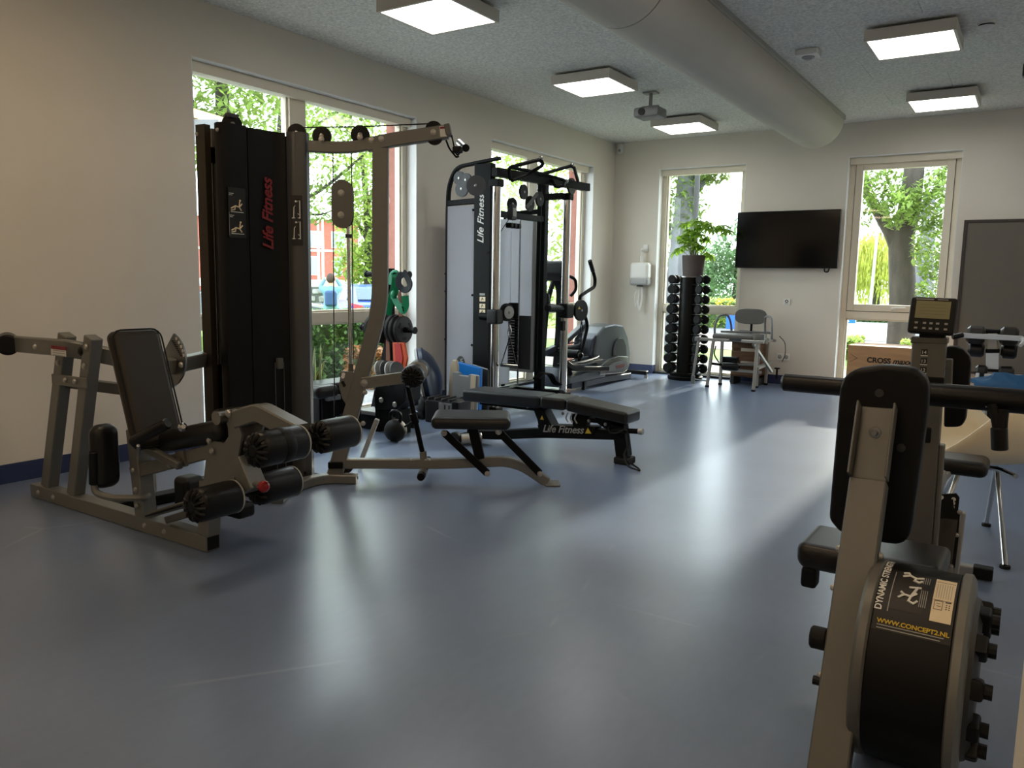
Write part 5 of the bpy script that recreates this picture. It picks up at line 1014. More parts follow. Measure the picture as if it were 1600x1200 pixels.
b = bmn(); bar(b, (-0.502,9.046,0.04), (0.502,9.146,0.04), .06, .06); hp_('base_bar', b, 'wmetal'); b = bmn(); bar(b, (-0.457,8.371,0.035), (-0.233,8.136,0.035), .06, .05); hp_('base_bar', b, 'wmetal')
p = V((-0.273,8.4,0.453)); b = bmn(); bar(b, (p.x, p.y, p.z), (p.x, p.y, .03), .08, .08, up=(0, 1, 0)); bar(b, (p.x-.3, p.y, .03), (p.x+.4, p.y, .03), .07, .06); hp_('base_post', b, 'wmetal')
BG = thing('blue_bag', 'shiny blue plastic bag slumped below the white back extension bench', 'bag', (-.1, 7.85, .3))
b = bmn(); t = bmn(); bmesh.ops.create_uvsphere(t, u_segments=28, v_segments=16, radius=1); rb = random.Random(5)
for v in t.verts:
    n = .9+.12*math.sin(v.co.x*7+v.co.z*5)+.08*math.sin(v.co.y*11-v.co.z*9)
    v.co = V((v.co.x*.36*n, v.co.y*.14*n, v.co.z*.13*n))
merge(b, t, Matrix.Translation((-0.069,7.85,0.423))); obj('bag_body', b, 'bag', BG); p = (-0.069,7.85,0.423)
b = bmn(); box(b, (p[0], p[1], p[2]-.11), (.5, .25, .03), bev=.008); box(b, (p[0]-.2, p[1], (p[2]-.12)/2), (.03, .03, p[2]-.12)); box(b, (p[0]+.2, p[1], (p[2]-.12)/2), (.03, .03, p[2]-.12)); obj('stool', b, 'dgrey', BG)
# folded black table leaning behind the chairs
FT = thing('folding_table', 'black folded panel with thin silver edge behind the white shell chairs', 'folding table', (0, 7.0, 0))
q0, q1 = V((-0.253,7,0.328)), V((-0.241,7,0.03))
obj('panel', bx(q0.x+.012, q0.x+.9, 7.0, 7.04, .0, q0.z, .004), 'black', FT); obj('silver_edge', bx(q0.x-.004, q0.x+.012, 6.99, 7.045, 0, q0.z+.01, .002), 'alu', FT)
b = bmn(); bar(b, (-0.226,6.98,0.061), (-0.082,6.98,0.275), .012, .02); bar(b, (-0.182,6.98,0.239), (0.017,6.98,0.067), .012, .02); obj('cross_strut', b, 'alu', FT)
# ================================================================== cream tub chair
TB = thing('tub_chair', 'cream plastic tub chair on splayed chrome legs at the right edge', 'chair', (-.165, 4.45, 0))
fa = math.atan2(-.59, -.81); b = bmn(); rings = []; N = 40
for t_, s_ in ((0, 0), (.35, .0), (.62, .02), (.8, .09), (.91, .26), (.97, .55), (1, 1)):
    ring = []
    for k in range(N):
        ph = 2*math.pi*k/N; bk_ = (1-math.cos(ph))/2; sidef = abs(math.sin(ph)); h = .455+.24*sidef**2.5*(1.15 if math.sin(ph) > 0 else 1); Rr = .25+.03*math.cos(ph)**2
        a = fa+ph; ring.append(b.verts.new((-.165+Rr*t_*(1+.06*s_)*math.cos(a), 4.45+Rr*t_*(1+.06*s_)*math.sin(a), .425+(h-.425)*s_)))
    rings.append(ring)
for r0, r1 in zip(rings[1:], rings[2:]):
    for k in range(N): b.faces.new((r0[k], r0[(k+1) % N], r1[(k+1) % N], r1[k]))
b.faces.new(rings[1]); bmesh.ops.delete(b, geom=rings[0], context='VERTS')
o = obj('shell', b, 'shell', TB, smooth=180); md = o.modifiers.new('thickness', 'SOLIDIFY'); md.thickness = .012; md.offset = 0
for top, feet in (((-.09, 4.44, .385), ((-.016, 4.1, 0), (-.12, 4.79, 0))), ((-.24, 4.40, .385), ((-.32, 4.12, 0), (-.39, 4.72, 0)))):
    for f in feet:
        b = bmn(); cyl(b, top, (f[0], f[1], .012), .0125, 12); l = obj('leg', b, 'chrome', TB); b = bmn(); cyl(b, (f[0], f[1], .014), (f[0], f[1], 0), .022, 12); obj('foot_glide', b, 'rubber', l)
b = bmn(); tube(b, [(-.01, 4.3, .385), (-.09, 4.44, .385), (-.24, 4.4, .385), (-.33, 4.3, .385)], .012, 8, .06); obj('under_frame', b, 'chrome', TB)
# ================================================================== weights and accessories between the windows
WT = thing('plate_tree', 'black weight plate tree with pegs behind the lat pulldown post', 'plate rack', (-4.5, 5.1, 0))
q = V((-4.6,5.1,1.3)); fx_ = q.x
b = bmn(); bar(b, (fx_, 5.1, .05), (fx_, 5.1, q.z+.03), .07, .07, up=(0, 1, 0)); obj('post', b, 'bmetal', WT)
b = bmn(); bar(b, (fx_-.2, 5.1, .03), (fx_+.2, 5.1, .03), .07, .05); obj('base', b, 'bmetal', WT); b = bmn(); bar(b, (fx_, 5.1, .03), (fx_, 5.45, .03), .07, .05); obj('base', b, 'bmetal', WT)
for s, za in ((-1, .0), (1, .0)):
    b = bmn(); bar(b, (fx_+s*.03, 5.1, .66), (fx_+s*.2, 5.1, .05), .05, .04, up=(0, 1, 0)); obj('side_leg', b, 'bmetal', WT)
pegs = []
for z, L in ((q.z-.02, .2), (.82, .26)):
    for s in (-1, 1):
        a, c = V((fx_+s*.03, 5.08, z)), V((fx_+s*(.03+L), 5.08, z)); b = bmn(); cyl(b, a, c, .024, 14); pg = obj('peg', b, 'bmetal', WT); b = bmn(); cyl(b, c, c+V((s*.02, 0, 0)), .03, 14, .004); obj('peg_cap', b, 'black', pg)
        if s < 0 and z > 1: b = bmn(); cyl(b, a+V((-.07, 0, 0)), a+V((-.02, 0, 0)), .036, 14); obj('peg_sleeve', b, 'steel', pg)
names = {-1: 'left', 1: 'right'}
for s in (-1, 1):
    for k in range(3):
        x = fx_+s*(.07+.045*k)+(.01 if s > 0 else 0); R0 = .125 if k < 2 else .115
        t = thing('weight_plate', '%s black weight plate on the %s middle peg of the plate tree' % (['innermost', 'middle', 'outermost'][k], names[s]), 'weight plate', (x, 5.08, .82), 'plates on the plate tree')
        b = bmn(); lathe(b, (x-.016, 5.08, .82), (x+.016, 5.08, .82), [(0, R0-.012), (.003, R0), (.029, R0), (.032, R0-.012)] , 32); o = obj('disc', b, 'rubber', t)
        b = bmn(); xo = x+.0165; lathe(b, (xo, 5.08, .82), (xo+.004, 5.08, .82), [(0, .05), (.003, .048), (.004, .03)], 20); obj('hub', b, 'dgrey', t)
        b = bmn(); lathe(b, (x+.014, 5.08, .82), (x+.0185, 5.08, .82), [(0, R0*.96), (.003, R0*.95), (.0045, R0*.86)], 32); obj('raised_rim', b, 'dgrey', t)
        if k == 2:
            for a in (0.5, 2.6, 4.7):
                b = bmn(); box(b, (x+.0175, 5.08+math.cos(a)*R0*.65, .82+math.sin(a)*R0*.65), (.003, .05, .026), Matrix.Rotation(a+1.57, 3, 'X'), .001); obj('grip_slot', b, 'black', t)
# elastic bands on the right top peg
zt = q.z-.02; 
def band(name, label, pts, w, m, th=.006):
    t = thing(name, label, 'resistance band', pts[0], 'bands on the plate tree'); b = bmn()
    sweep(b, fillet(pts, .06, 5), [(-w/2, -th/2), (w/2, -th/2), (w/2, th/2), (-w/2, th/2)], up=(0, 1, 0)); obj('strap', b, m, t); return t
g = band('resistance_band', 'long green elastic band knotted over the top peg of the plate tree', [(-4.507,5.02,1.194), (-4.502,5.03,1.273), (-4.507,5.06,1.305), (-4.46,5.03,1.263), (-4.465,5.02,1.157), (-4.485,5.01,1.088), (-4.519,5,1.018), (-4.533,5,0.943)], .07, 'green')
b = bmn(); sweep(b, fillet([(-4.476,5,1.115), (-4.42,5,1.037), (-4.357,5,0.976), (-4.338,5.01,1.024), (-4.354,5.02,1.107)], .05), [(-.03, -.003), (.03, -.003), (.03, .003), (-.03, .003)], up=(0, 1, 0)); obj('strap_loop', b, 'green', g)
b = bmn(); ball(b, (-4.453,4.99,1.115), .035, 12, (.8, .6, 1)); obj('knot', b, 'green', g)
g = band('resistance_band', 'navy rubber loop hanging in a twist from the top peg', [(-4.363,5,1.285), (-4.396,4.99,1.253), (-4.395,4.98,1.201), (-4.339,4.98,1.149), (-4.278,4.98,1.166), (-4.273,4.99,1.203), (-4.315,5,1.264), (-4.357,5,1.3)], .05, 'bluedark', .012)
band('resistance_band', 'black rubber loop hanging from the top peg behind the green band', [(-4.579,5.06,1.305), (-4.585,5.05,1.192), (-4.571,5.05,1.032), (-4.55,5.05,0.914)], .03, 'rubber')
band('resistance_band', 'brown elastic strip hanging below the green band', [(-4.451,5.06,1.142), (-4.444,5.06,1.035), (-4.438,5.06,0.918)], .04, 'brownband')
# hanging exercise boards below the pegs
t = thing('foam_float', 'orange and red board hanging under the right plates of the plate tree', 'board', (fx_+.1, 5.0, .55))
b = bmn(); plate(b, [(-4.477,5,0.715), (-4.351,5,0.722), (-4.316,5,0.591), (-4.337,5,0.51), (-4.464,5,0.495)], (0, .02, 0), .003); obj('orange_edge', b, 'orange', t); b = bmn(); plate(b, [(-4.447,4.998,0.706), (-4.384,4.998,0.71), (-4.356,4.998,0.589), (-4.37,4.998,0.518), (-4.434,4.998,0.514)], (0, -.006, 0), .001); obj('red_face', b, 'redband', t)
obj('cord', tube(bmn(), [(-4.414,5,0.703), (-4.431,5.02,0.797)], .004, 6, 0), 'rubber', t)
t = thing('brown_strap', 'narrow brown strap hanging beside the orange board', 'strap', (fx_, 5.03, .5)); b = bmn(); plate(b, [(-4.567,5.02,0.736), (-4.531,5.02,0.738), (-4.525,5.02,0.521), (-4.568,5.02,0.518)], (0, .01, 0)); obj('strap', b, 'brownband', t); obj('stitched_end', bx((-4.559,5.01,0.509)[0], (-4.516,5.01,0.512)[0], 5.005, 5.035, (-4.568,5.02,0.496)[2], (-4.568,5.02,0.529)[2]), 'dgrey', t)
# plates lying in a tray rack and adjustable dumbbell block
t = thing('plate_tray', 'black low tray rack with upright plates and steel bolts beside the lat post', 'plate rack', (-4.3, 4.75, 0))
b = bmn(); plate(b, [(-4.435,4.72,0.332), (-4.372,4.72,0.442), (-4.167,4.72,0.505), (-4.088,4.72,0.476), (-4.101,4.72,0.281), (-4.195,4.72,0.21), (-4.422,4.72,0.186)], (0, .2, 0), .012); obj('body', b, 'black', t)
for qq in ((-4.26,4.71,0.417), (-4.336,4.71,0.275), (-4.193,4.71,0.253)):
    b = bmn(); lathe(b, qq, V(qq)-V((0, .012, 0)), [(0, .022), (.006, .022), (.012, .014)], 16); obj('steel_bolt', b, 'alu', t)
for k in range(4):
    b = bmn(); c = V((-4.417,4.8,0.51))+V((.055*k, .0, -.01)); lathe(b, c, c+V((.014, 0, .004)), [(0, .085), (.014, .085)], 24, 0, math.pi*2); obj('small_plate', b, 'dgrey' if k % 2 else 'lgrey', t)
c = V((-4.311,4.75,0.168)); obj('leg', bx(c.x-.13, c.x-.09, 4.75, 4.9, 0, .2), 'bmetal', t); obj('leg', bx(c.x+.08, c.x+.12, 4.75, 4.9, 0, .2), 'bmetal', t)
t = thing('step_block', 'black and grey aerobic step lying on the floor behind the lat post', 'step', (-4.3, 4.6, 0))
c = V((-4.542,4.885,0)); obj('deck', box(bmn(), (c.x, c.y-.02, .14), (.26, .2, .035), bev=.01), 'lgrey', t); obj('riser', box(bmn(), (c.x, c.y-.02, .06), (.24, .18, .12), bev=.012), 'black', t)
t = thing('kettlebell', 'round black kettlebell standing on the floor below the plate tray', 'kettlebell', (-4.1, 4.95, 0))
c = V((-4.035,4.54,0.09)); c.z = .088; b = bmn(); ball(b, c, .088, 24); obj('bell', b, 'rubber', t); b = bmn(); tube(b, [c+V((-.045, 0, .07)), c+V((-.055, 0, .13)), c+V((0, 0, .155)), c+V((.055, 0, .13)), c+V((.045, 0, .07))], .014, 10, .04); obj('handle', b, 'bmetal', t)
t = thing('hand_weight', 'small chrome dumbbell with black ends standing beside the kettlebell', 'dumbbell', (-4.05, 5.1, 0))
c = V((-4.318,5.076,0.02)); b = bmn(); cyl(b, (c.x, c.y, .04), (c.x, c.y, .2), .014, 12); obj('handle', b, 'chrome', t)
for z in (.0, .19):
    b = bmn(); cyl(b, (c.x, c.y, z), (c.x, c.y, z+.05), .05, 18, .008); obj('weight', b, 'rubber', t)
t = thing('leg_curl_frame', 'black low frame with dark round hub next to the dumbbell case', 'frame', (-4.2, 5.35, 0))
c = V((-4.528,5.41,0)); c.y += .1; obj('side_plate', box(bmn(), (c.x+.02, c.y-.06, .1), (.08, .1, .2), bev=.02), 'black', t); b = bmn(); lathe(b, (c.x+.02, c.y-.11, .14), (c.x+.02, c.y-.14, .14), [(0, .065), (.02, .065), (.03, .05)], 24); obj('hub', b, 'dgrey', t)
# dumbbell carrying case
t = thing('dumbbell_case', 'open black case with grey slotted end in front of the stacked boards', 'case', (-4.2, 5.5, 0))
c = V((-4.19,5.394,0)); cx0 = c.x; cy0 = c.y+.05
obj('body', box(bmn(), (cx0-.04, cy0, .1), (.34, .22, .2), bev=.012), 'black', t); obj('end_panel', box(bmn(), (cx0+.03, cy0-.114, .12), (.16, .012, .14), bev=.003), 'grey', t)
for k in range(2): obj('slot', box(bmn(), (cx0+.02+.045*k, cy0-.1215, .14), (.01, .003, .07)), 'black', t)
for k in range(5): obj('rib', box(bmn(), (cx0-.18+.075*k, cy0, .21), (.025, .2, .03), bev=.008), 'dgrey', t)
obj('black_corner', box(bmn(), (cx0+.13, cy0-.03, .11), (.07, .2, .21), bev=.012), 'black', t)
# balance dome leaning against the wall
t = thing('balance_dome', 'dark blue half-ball balance trainer leaning on edge against the wall', 'balance trainer', (-4.5, 5.75, 0))
c = V((-4.679,5.72,0.322)); nrm = V((.76, .6, .2)).normalized(); b = bmn()
RB = .30; lathe(b, c-nrm*.05, c+nrm*.2, [(0, RB*.96), (.012, RB), (.045, RB), (.055, RB*.97), (.06, RB*.93), (.09, RB*.84), (.13, RB*.66), (.16, RB*.42), (.175, RB*.2), (.18, RB*.03)], 40)
for v in b.verts:
    v.co.z = max(v.co.z, .004)
obj('dome', b, mat('dome_blue', (26, 42, 68), .35), t)
b = bmn(); lathe(b, c-nrm*.075, c-nrm*.045, [(0, RB*.93), (.005, RB), (.025, RB*1.01), (.03, RB*.97)], 40)
for v in b.verts: v.co.z = max(v.co.z, .004)
obj('platform', b, 'lgrey', t)
# boards leaning beside the cable station
def lean(name, label, cat, pts, th, m, cap=None):
    t = thing(name, label, cat, (pts[0][0], pts[0][1], 0)); b = bmn(); plate(b, pts, (0, th, 0), .012); obj('board', b, m, t); return t
t = lean('balance_board', 'rounded tan board standing upright beside the blue balance trainer', 'board', [(-4.512,5.78,-0.031), (-4.485,5.78,0.285), (-4.471,5.78,0.464), (-4.442,5.78,0.514), (-4.405,5.78,0.511), (-4.389,5.78,0.459), (-4.385,5.78,-0.017)], .04, 'ltan'); b = bmn(); box(b, (-4.434,5.775,0.05), (.06, .008, .03), bev=.002); obj('grip_pad', b, 'dgrey', t)
t = lean('blue_mat', 'bright blue foam mat standing behind the light grey step boards', 'mat', [(-4.521,5.95,-0.074), (-4.534,5.95,0.477), (-4.251,5.95,0.437), (-4.259,5.95,-0.045)], .05, 'blue'); b = bmn(); box(b, (-4.389,5.945,-0.028), (.2, .008, .05), bev=.002); obj('strap', b, 'dgrey', t)
t = lean('step_board', 'light grey step board with notched top leaning beside the bench', 'step', [(-4.343,5.62,-0.073), (-4.318,5.62,0.425), (-4.253,5.62,0.424), (-4.246,5.62,0.402), (-4.146,5.62,0.398), (-4.14,5.62,0.416), (-4.049,5.62,0.412), (-4.077,5.62,-0.077)], .05, 'grey'); b = bmn(); plate(b, [(-4.108,5.615,0.407), (-4.052,5.615,0.412), (-4.081,5.615,-0.077), (-4.123,5.615,-0.076)], (0, -.004, 0)); obj('edge_strip', b, 'ltan', t)
t = lean('gym_board', 'dark grey flat panel standing behind the blue mat beside the cable station', 'board', [(-4.406,6.05,-0.044), (-4.412,6.05,0.447), (-4.234,6.05,0.412), (-4.227,6.05,-0.025)], .03, 'dgrey'); b = bmn(); bar(b, (-4.401,6.045,0.448), (-4.231,6.045,0.416), .012, .012); obj('top_edge', b, 'lgrey', t)
# second bench seen between the tower and the lat post, and the snake plant behind it
t = thing('low_bench', 'low black bench with blue-reflecting pad seen between the weight tower and lat post', 'bench', (-4.6, 4.45, 0))
b = bmn(); pad(b, (-4.62, 4.44, .40), (.26, .48, .07), None, .028); obj('pad', b, 'bluesheen', t); b = bmn(); pad(b, (-4.5, 4.24, .38), (.14, .22, .10), None, .04); obj('head_roll', b, 'vinyl', t)
b = bmn(); plate(b, [(-4.5, 4.2, .1), (-4.5, 4.2, .33), (-4.5, 4.6, .36), (-4.5, 4.62, .25)], (-.1, 0, 0), .008); obj('frame', b, 'bmetal', t)
for y in (4.24, 4.6): obj('leg', bx(-4.7, -4.48, y-.03, y+.03, 0, .34, .006), 'bmetal', t)
b = bmn(); cyl(b, (-4.46, 4.42, .36), (-4.44, 4.47, .24), .012, 10); obj('lever', b, 'chrome', t); b = bmn(); ball(b, (-4.44, 4.47, .23), .02, 12); obj('lever_knob', b, mat('maroon_knob', (90, 20, 26), .3), t)
obj('hinge', box(bmn(), (-4.46, 4.3, .33), (.04, .14, .04), bev=.008), 'steel', t)
SP = thing('snake_plant', 'tall yellow-edged snake plant at the window behind the low bench', 'plant', (-4.9, 4.5, 0))
b = bmn(); lathe(b, (-4.9, 4.5, 0), (-4.9, 4.5, .3), [(0, .09), (.02, .1), (.28, .122), (.3, .12), (.29, .11)], 24); obj('pot', b, 'dgrey', SP); b = bmn(); lathe(b, (-4.9, 4.5, .27), (-4.9, 4.5, .285), [(0, .112), (.01, .112), (.015, .01)], 18); obj('soil', b, 'soil', SP)
rs = random.Random(11)
for k in range(11):
    a = rs.uniform(0, 6.28); r0 = rs.uniform(.01, .08); L = rs.uniform(.3, .52); ln = rs.uniform(.0, .22); base = V((-4.9+r0*math.cos(a), 4.5+r0*math.sin(a), .27)); out = V((math.cos(a)*.5, math.sin(a), 0)); side = V((-math.sin(a+.7), math.cos(a+.7), 0)); b = bmn(); e = bmn(); rows = []; N = 7
    for i in range(N+1):
        t_ = i/N; p = base+V((0, 0, L*t_))+out*ln*t_*t_; w = .024*(1-t_**3)*(.7+.6*t_ if t_ < .5 else 1); rows.append((p, w))
    def strip(bm, f0, f1, off):
        rr = [(bm.verts.new(p+side*w*f0+off), bm.verts.new(p+side*w*f1+off)) for p, w in rows]
        for u, v in zip(rr, rr[1:]): bm.faces.new((u[0], u[1], v[1], v[0]))
    strip(b, -.68, .68, V((0, 0, 0))); lf = obj('leaf', b, 'sansev', SP); strip(e, -1, -.68, V((0, 0, 0))); strip(e, .68, 1, V((0, 0, 0))); obj('leaf_edge', e, 'sansev_edge', lf)
# ================================================================== outside the windows
M['grass'] = mat('lawn', (96, 128, 46), .9, var=.3, vscale=6, bump=.5, bscale=40)
M['asphalt'] = mat('asphalt', (112, 113, 116), .85, var=.06, vscale=20)
M['paving'] = mat('pink_paving', (136, 120, 114), .85, var=.08, vscale=14)
M['gravel'] = mat('gravel', (128, 130, 132), .9, var=.3, vscale=40, bump=.5)
M['bark'] = mat('bark', (62, 56, 50), .9, var=.35, vscale=9, bump=.8, bscale=25, stretch=(1, 1, .3))
M['bark2'] = mat('grey_bark', (96, 98, 104), .9, var=.3, vscale=8, bump=.7, bscale=20, stretch=(1, 1, .3))
translucent('fresh_leaf', (134, 158, 80), .5, .35, 3); translucent('bright_leaf', (160, 178, 92), .55, .3, 3); translucent('deep_leaf', (108, 138, 96), .45, .35, 3); translucent('willow_leaf', (172, 178, 80), .5, .25, 2); translucent('hedge_leaf', (96, 132, 68), .4, .4, 6); translucent('brown_leaf', (150, 104, 58), .3, .35, 8)
struct(obj('ground', bx(-90, 60, YF+.4, 90, -.6, -.06), 'grass')); struct(obj('ground_left', bx(-12, XL-.42, -30, YF+.4, -.6, -.06), 'gravel'))
struct(obj('street', bx(-90, -12, -40, YF+30, -.7, -.42), 'asphalt'))
struct(obj('road', bx(-11, 40, 20.5, 31, -.1, -.045), 'asphalt')); struct(obj('pavement', bx(-11, 40, 15.5, 20.4, -.1, -.05), 'paving')); struct(obj('terrace', bx(-11, 40, YF+.42, 13.2, -.1, -.05), 'concrete'))
# outer brick leaf of the facade, seen past the window frames
M['brick'] = mat('facade_brick', (150, 96, 82), .85, var=.15, vscale=12)
b = bmn()
for y in (W1[1], W2[1]): merge(b, bx(XL-.37, XL-.2, y-.02, y+.01, 0, 2.76))
struct(obj('trim_2', b, 'brick'))
def leaves(bm, c, r, n, size, rng, stretch=1, shell=.35):
    c = V(c)
    for _ in range(n):
        while True:
            v = V((rng.uniform(-1, 1), rng.uniform(-1, 1), rng.uniform(-1, 1)))
            if shell < v.length <= 1: break
        p = c+V((v.x*r[0], v.y*r[1], v.z*r[2])); a = V((rng.uniform(-1, 1), rng.uniform(-1, 1), rng.uniform(-.6, .6))).normalized(); d, s, u = axes(a); w = size*rng.uniform(.6, 1.2)
        bm.faces.new([bm.verts.new(p-d*w*stretch), bm.verts.new(p+s*w*.45), bm.verts.new(p+d*w*stretch), bm.verts.new(p-s*w*.45)])
def branch(bm, pts, r0, r1, n=8):
    pts = fillet(pts, 1.2, 4); N = len(pts); rings = []
    for i, p in enumerate(pts):
        t = (pts[min(i+1, N-1)]-pts[max(i-1, 0)]).normalized(); _, s, u = axes(t, (1, 0, 0)); r = r0+(r1-r0)*i/(N-1)
        rings.append([bm.verts.new(p+(s*math.cos(k/n*6.283)+u*math.sin(k/n*6.283))*r) for k in range(n)])
    for a, b_ in zip(rings, rings[1:]):
        for k in range(n): bm.faces.new((a[k], a[(k+1) % n], b_[(k+1) % n], b_[k]))
def tree(label, base, trunk, branches, crowns, leafm, seed, size=.11, bark='bark', name='tree'):
    t = thing(name, label, 'tree', base, 'trees outside the windows'); rng = random.Random(seed)
    b = bmn(); branch(b, trunk[0], trunk[1], trunk[2], 12); obj('trunk', b, bark, t)
    for pts, r0, r1 in branches:
        b = bmn(); branch(b, pts, r0, r1); obj('branch', b, bark, t)
    b = bmn()
    for c, r, n in crowns: leaves(b, c, r, n, size, rng)
    o = obj('foliage', b, leafm, t); o['kind'] = 'stuff'; return t
FL, BL, DL = MATS['fresh_leaf'], MATS['bright_leaf'], MATS['deep_leaf']
# left street side
tree('light green tree in the left half of the near window', (-12.5, 9.2, -.42), ([(-12.5, 9.2, -.42), (-12.4, 9.3, 2), (-12.5, 9.5, 4), (-12.3, 9.2, 6)], .22, .1), [([(-12.4, 9.3, 2.6), (-12, 10.2, 3.6), (-12, 11, 4.6)], .06, .02), ([(-12.4, 9.4, 3), (-12.2, 8.6, 4.2), (-12, 8, 5)], .06, .02), ([(-12.2, 10.4, 3), (-12.1, 10.6, 4.4), (-12, 10.9, 5.4)], .05, .02)],
     [((-12.2, 8.4, 4.6), (1.6, 1.6, 1.3), 2600), ((-12.3, 9.6, 5.6), (1.6, 1.8, 1.2), 1800), ((-12.2, 10.6, 4.2), (1.2, 1.2, .9), 900), ((-12, 7.6, 3.4), (1, 1.0, .9), 800)], FL, 21, .10)
tree('pale green tree between the brick building and the blue car', (-21.349,22.477,1.099)[:2]+(-.42,), ([(-21.35,22.476,0.856)[:2]+(-.42,), (-21.309,22.515,2.064), (-21.384,22.444,4.437), (-21.574,22.262,6.751)], .2, .08), [([(-21.342,22.484,2.542), (-21.761,22.079,3.713), (-22.088,21.752,4.4)], .07, .02), ([(-21.387,22.441,3.729), (-20.982,22.82,5.395), (-20.715,23.063,6.575)], .07, .02)],
     [((-21.394,22.435,2.54), (1.2, 1.2, 1.9), 2600), ((-22.372,22.88,1.708), (.9, .9, .8), 900), ((-21.072,22.737,4.452), (1.4, 1.4, 1.6), 1500), ((-21.577,22.258,6.174), (2.4, 2.4, 1.6), 1600), ((-20.905,22.891,2.076), (1, 1, 1.2), 900)], BL, 22, .13)
tree('thin branching tree high in the right half of the near window', (-15.278,12.907,1.118)[:2]+(-.42,), ([(-15.284,12.899,0.66)[:2]+(-.42,), (-15.24,12.951,2.477), (-15.135,13.074,4.696), (-15.014,13.213,6.719)], .17, .09), [([(-15.198,13.001,2.778), (-14.562,13.709,3.265), (-13.923,14.358,4.053), (-13.478,14.777,4.679)], .06, .015), ([(-15.192,13.008,3.224), (-14.67,13.594,2.657), (-14.253,14.03,2.905)], .045, .012), ([(-15.141,13.068,4.258), (-14.546,13.727,4.897), (-13.915,14.366,5.39)], .05, .015)],
     [((-14.393,13.887,4.91), (.9, .9, .8), 700), ((-14.514,13.761,2.967), (.8, .8, .5), 500), ((-13.76,14.514,3.762), (.8, .8, .8), 600), ((-14.558,13.714,3.713), (.6, .6, .5), 220), ((-15.309,12.87,5.541), (1.1, 1.1, 1.2), 500), ((-13.754,14.52,5.107), (.9, .9, .6), 500)], FL, 23, .10)
tree('bushy tree behind the far left window of the long wall', (-8.6, 13.6, -.42), ([(-8.6, 13.6, -.42), (-8.5, 13.7, 1.5), (-8.5, 13.6, 4)], .18, .08), [([(-8.5, 13.7, 1.6), (-8.1, 13.2, 2.6), (-8, 12.9, 3.4)], .05, .02)],
     [((-8.4, 13.6, 2.4), (1.5, 1.5, 1.5), 3000), ((-8.8, 13.4, 4.2), (1.8, 1.8, 1.0), 1500), ((-8, 12.6, .9), (1, 1, .7), 1200), ((-9.6, 12.2, 2.2), (1.2, 1.2, 1.4), 1500)], BL, 24, .09)
# far side
tree('grey-barked tree leaning in the left of the window behind the dumbbell rack', (-5.477,13.964,0.804)[:2]+(-.06,), ([(-5.489,13.96,0.568)[:2]+(-.06,), (-5.511,13.951,1.388), (-5.485,13.961,2.081), (-5.471,13.967,2.765), (-5.44,13.979,3.553), (-5.388,13.999,4.547)], .24, .13), [([(-5.493,13.958,1.735), (-5.655,13.893,2.08), (-5.832,13.82,2.538)], .08, .03), ([(-5.445,13.977,2.652), (-5.217,14.064,2.989), (-4.99,14.146,3.299), (-4.823,14.203,3.54)], .07, .03)],
     [((-5.612,13.91,2.879), (.45, .4, .7), 1100), ((-5.123,14.098,3.235), (.45, .4, .25), 700), ((-5.501,13.955,2.196), (.35, .3, .3), 300), ((-5.343,14.016,3.495), (.9, .6, .35), 700), ((-5.876,14.343,1.51), (.3, .3, .5), 300), ((-5.234,14.057,2.651), (.2, .2, .35), 160)], FL, 31, .07, 'bark2')
t = thing('street_lamp_pole', 'thin dark pole beside the grey tree trunk outside the far left window', 'pole', (-4.916,13.109,0.948)[:2]+(-.06,)); p = V((-4.926,13.105,0.948)); b = bmn(); cyl(b, (p.x, p.y, -.06), (p.x, p.y, 6), .045, 10); obj('shaft', b, 'dgrey', t); b = bmn(); cyl(b, (p.x, p.y, -.06), (p.x, p.y, .3), .07, 10); obj('base_sleeve', b, 'dgrey', t)
for k, (px, lab) in enumerate(((0, 'pale blue-green bushy tree far behind the television side of the left far window'), (1, 'round green tree in the distance low behind the umbrella plant'))):
    c = (V((-10.972,34.287,2.026)), V((-13.244,37.744,1.64)))[k]; h = 2.0 if k == 0 else 1.4
    tree(lab, (c.x, c.y, -.06), ([(c.x, c.y, -.06), (c.x, c.y+.1, 1.2), (c.x, c.y, 2.6)], .15, .06), [], [((c.x, c.y, 1.4), (1.5, 1.5, 1.5), 1500), ((c.x+.2, c.y, 2.6+k*-.6), (1.3, 1.3, h*.8), 1300), ((c.x-.7, c.y, 2.0), (.9, .9, 1.1), 600)], DL, 33+k, .14)
tree('massive forked tree trunk in the right far window', (-2.083,16.872,-0.126)[:2]+(-.06,), ([(-2.114,16.868,-0.314)[:2]+(-.06,), (-2.129,16.866,0.979), (-2.195,16.858,1.584), (-2.255,16.85,2.126), (-2.149,16.864,2.601), (-2.136,16.865,3.014), (-2.115,16.868,3.598), (-2.153,16.863,4.41)], .25, .17), [([(-2.234,16.853,1.825), (-2.404,16.829,2.235), (-2.65,16.792,2.611), (-2.878,16.755,3.037), (-3.008,16.732,3.497)], .15, .07), ([(-2.144,16.864,2.542), (-1.846,16.899,2.829), (-1.662,16.919,3.172), (-1.585,16.926,3.514)], .06, .03)],
     [((-2.593,16.295,3.036), (.42, .4, .5), 900), ((-2.234,15.843,2.638), (.25, .3, .4), 420), ((-1.767,16.405,2.725), (.45, .4, .5), 900), ((-1.645,16.418,1.924), (.4, .4, .55), 900), ((-1.548,16.427,1.175), (.35, .4, .3), 400), ((-2.822,16.257,2.458), (.15, .3, .2), 60), ((-1.667,16.918,3.23), (.3, .3, .3), 300)], FL, 41, .075)
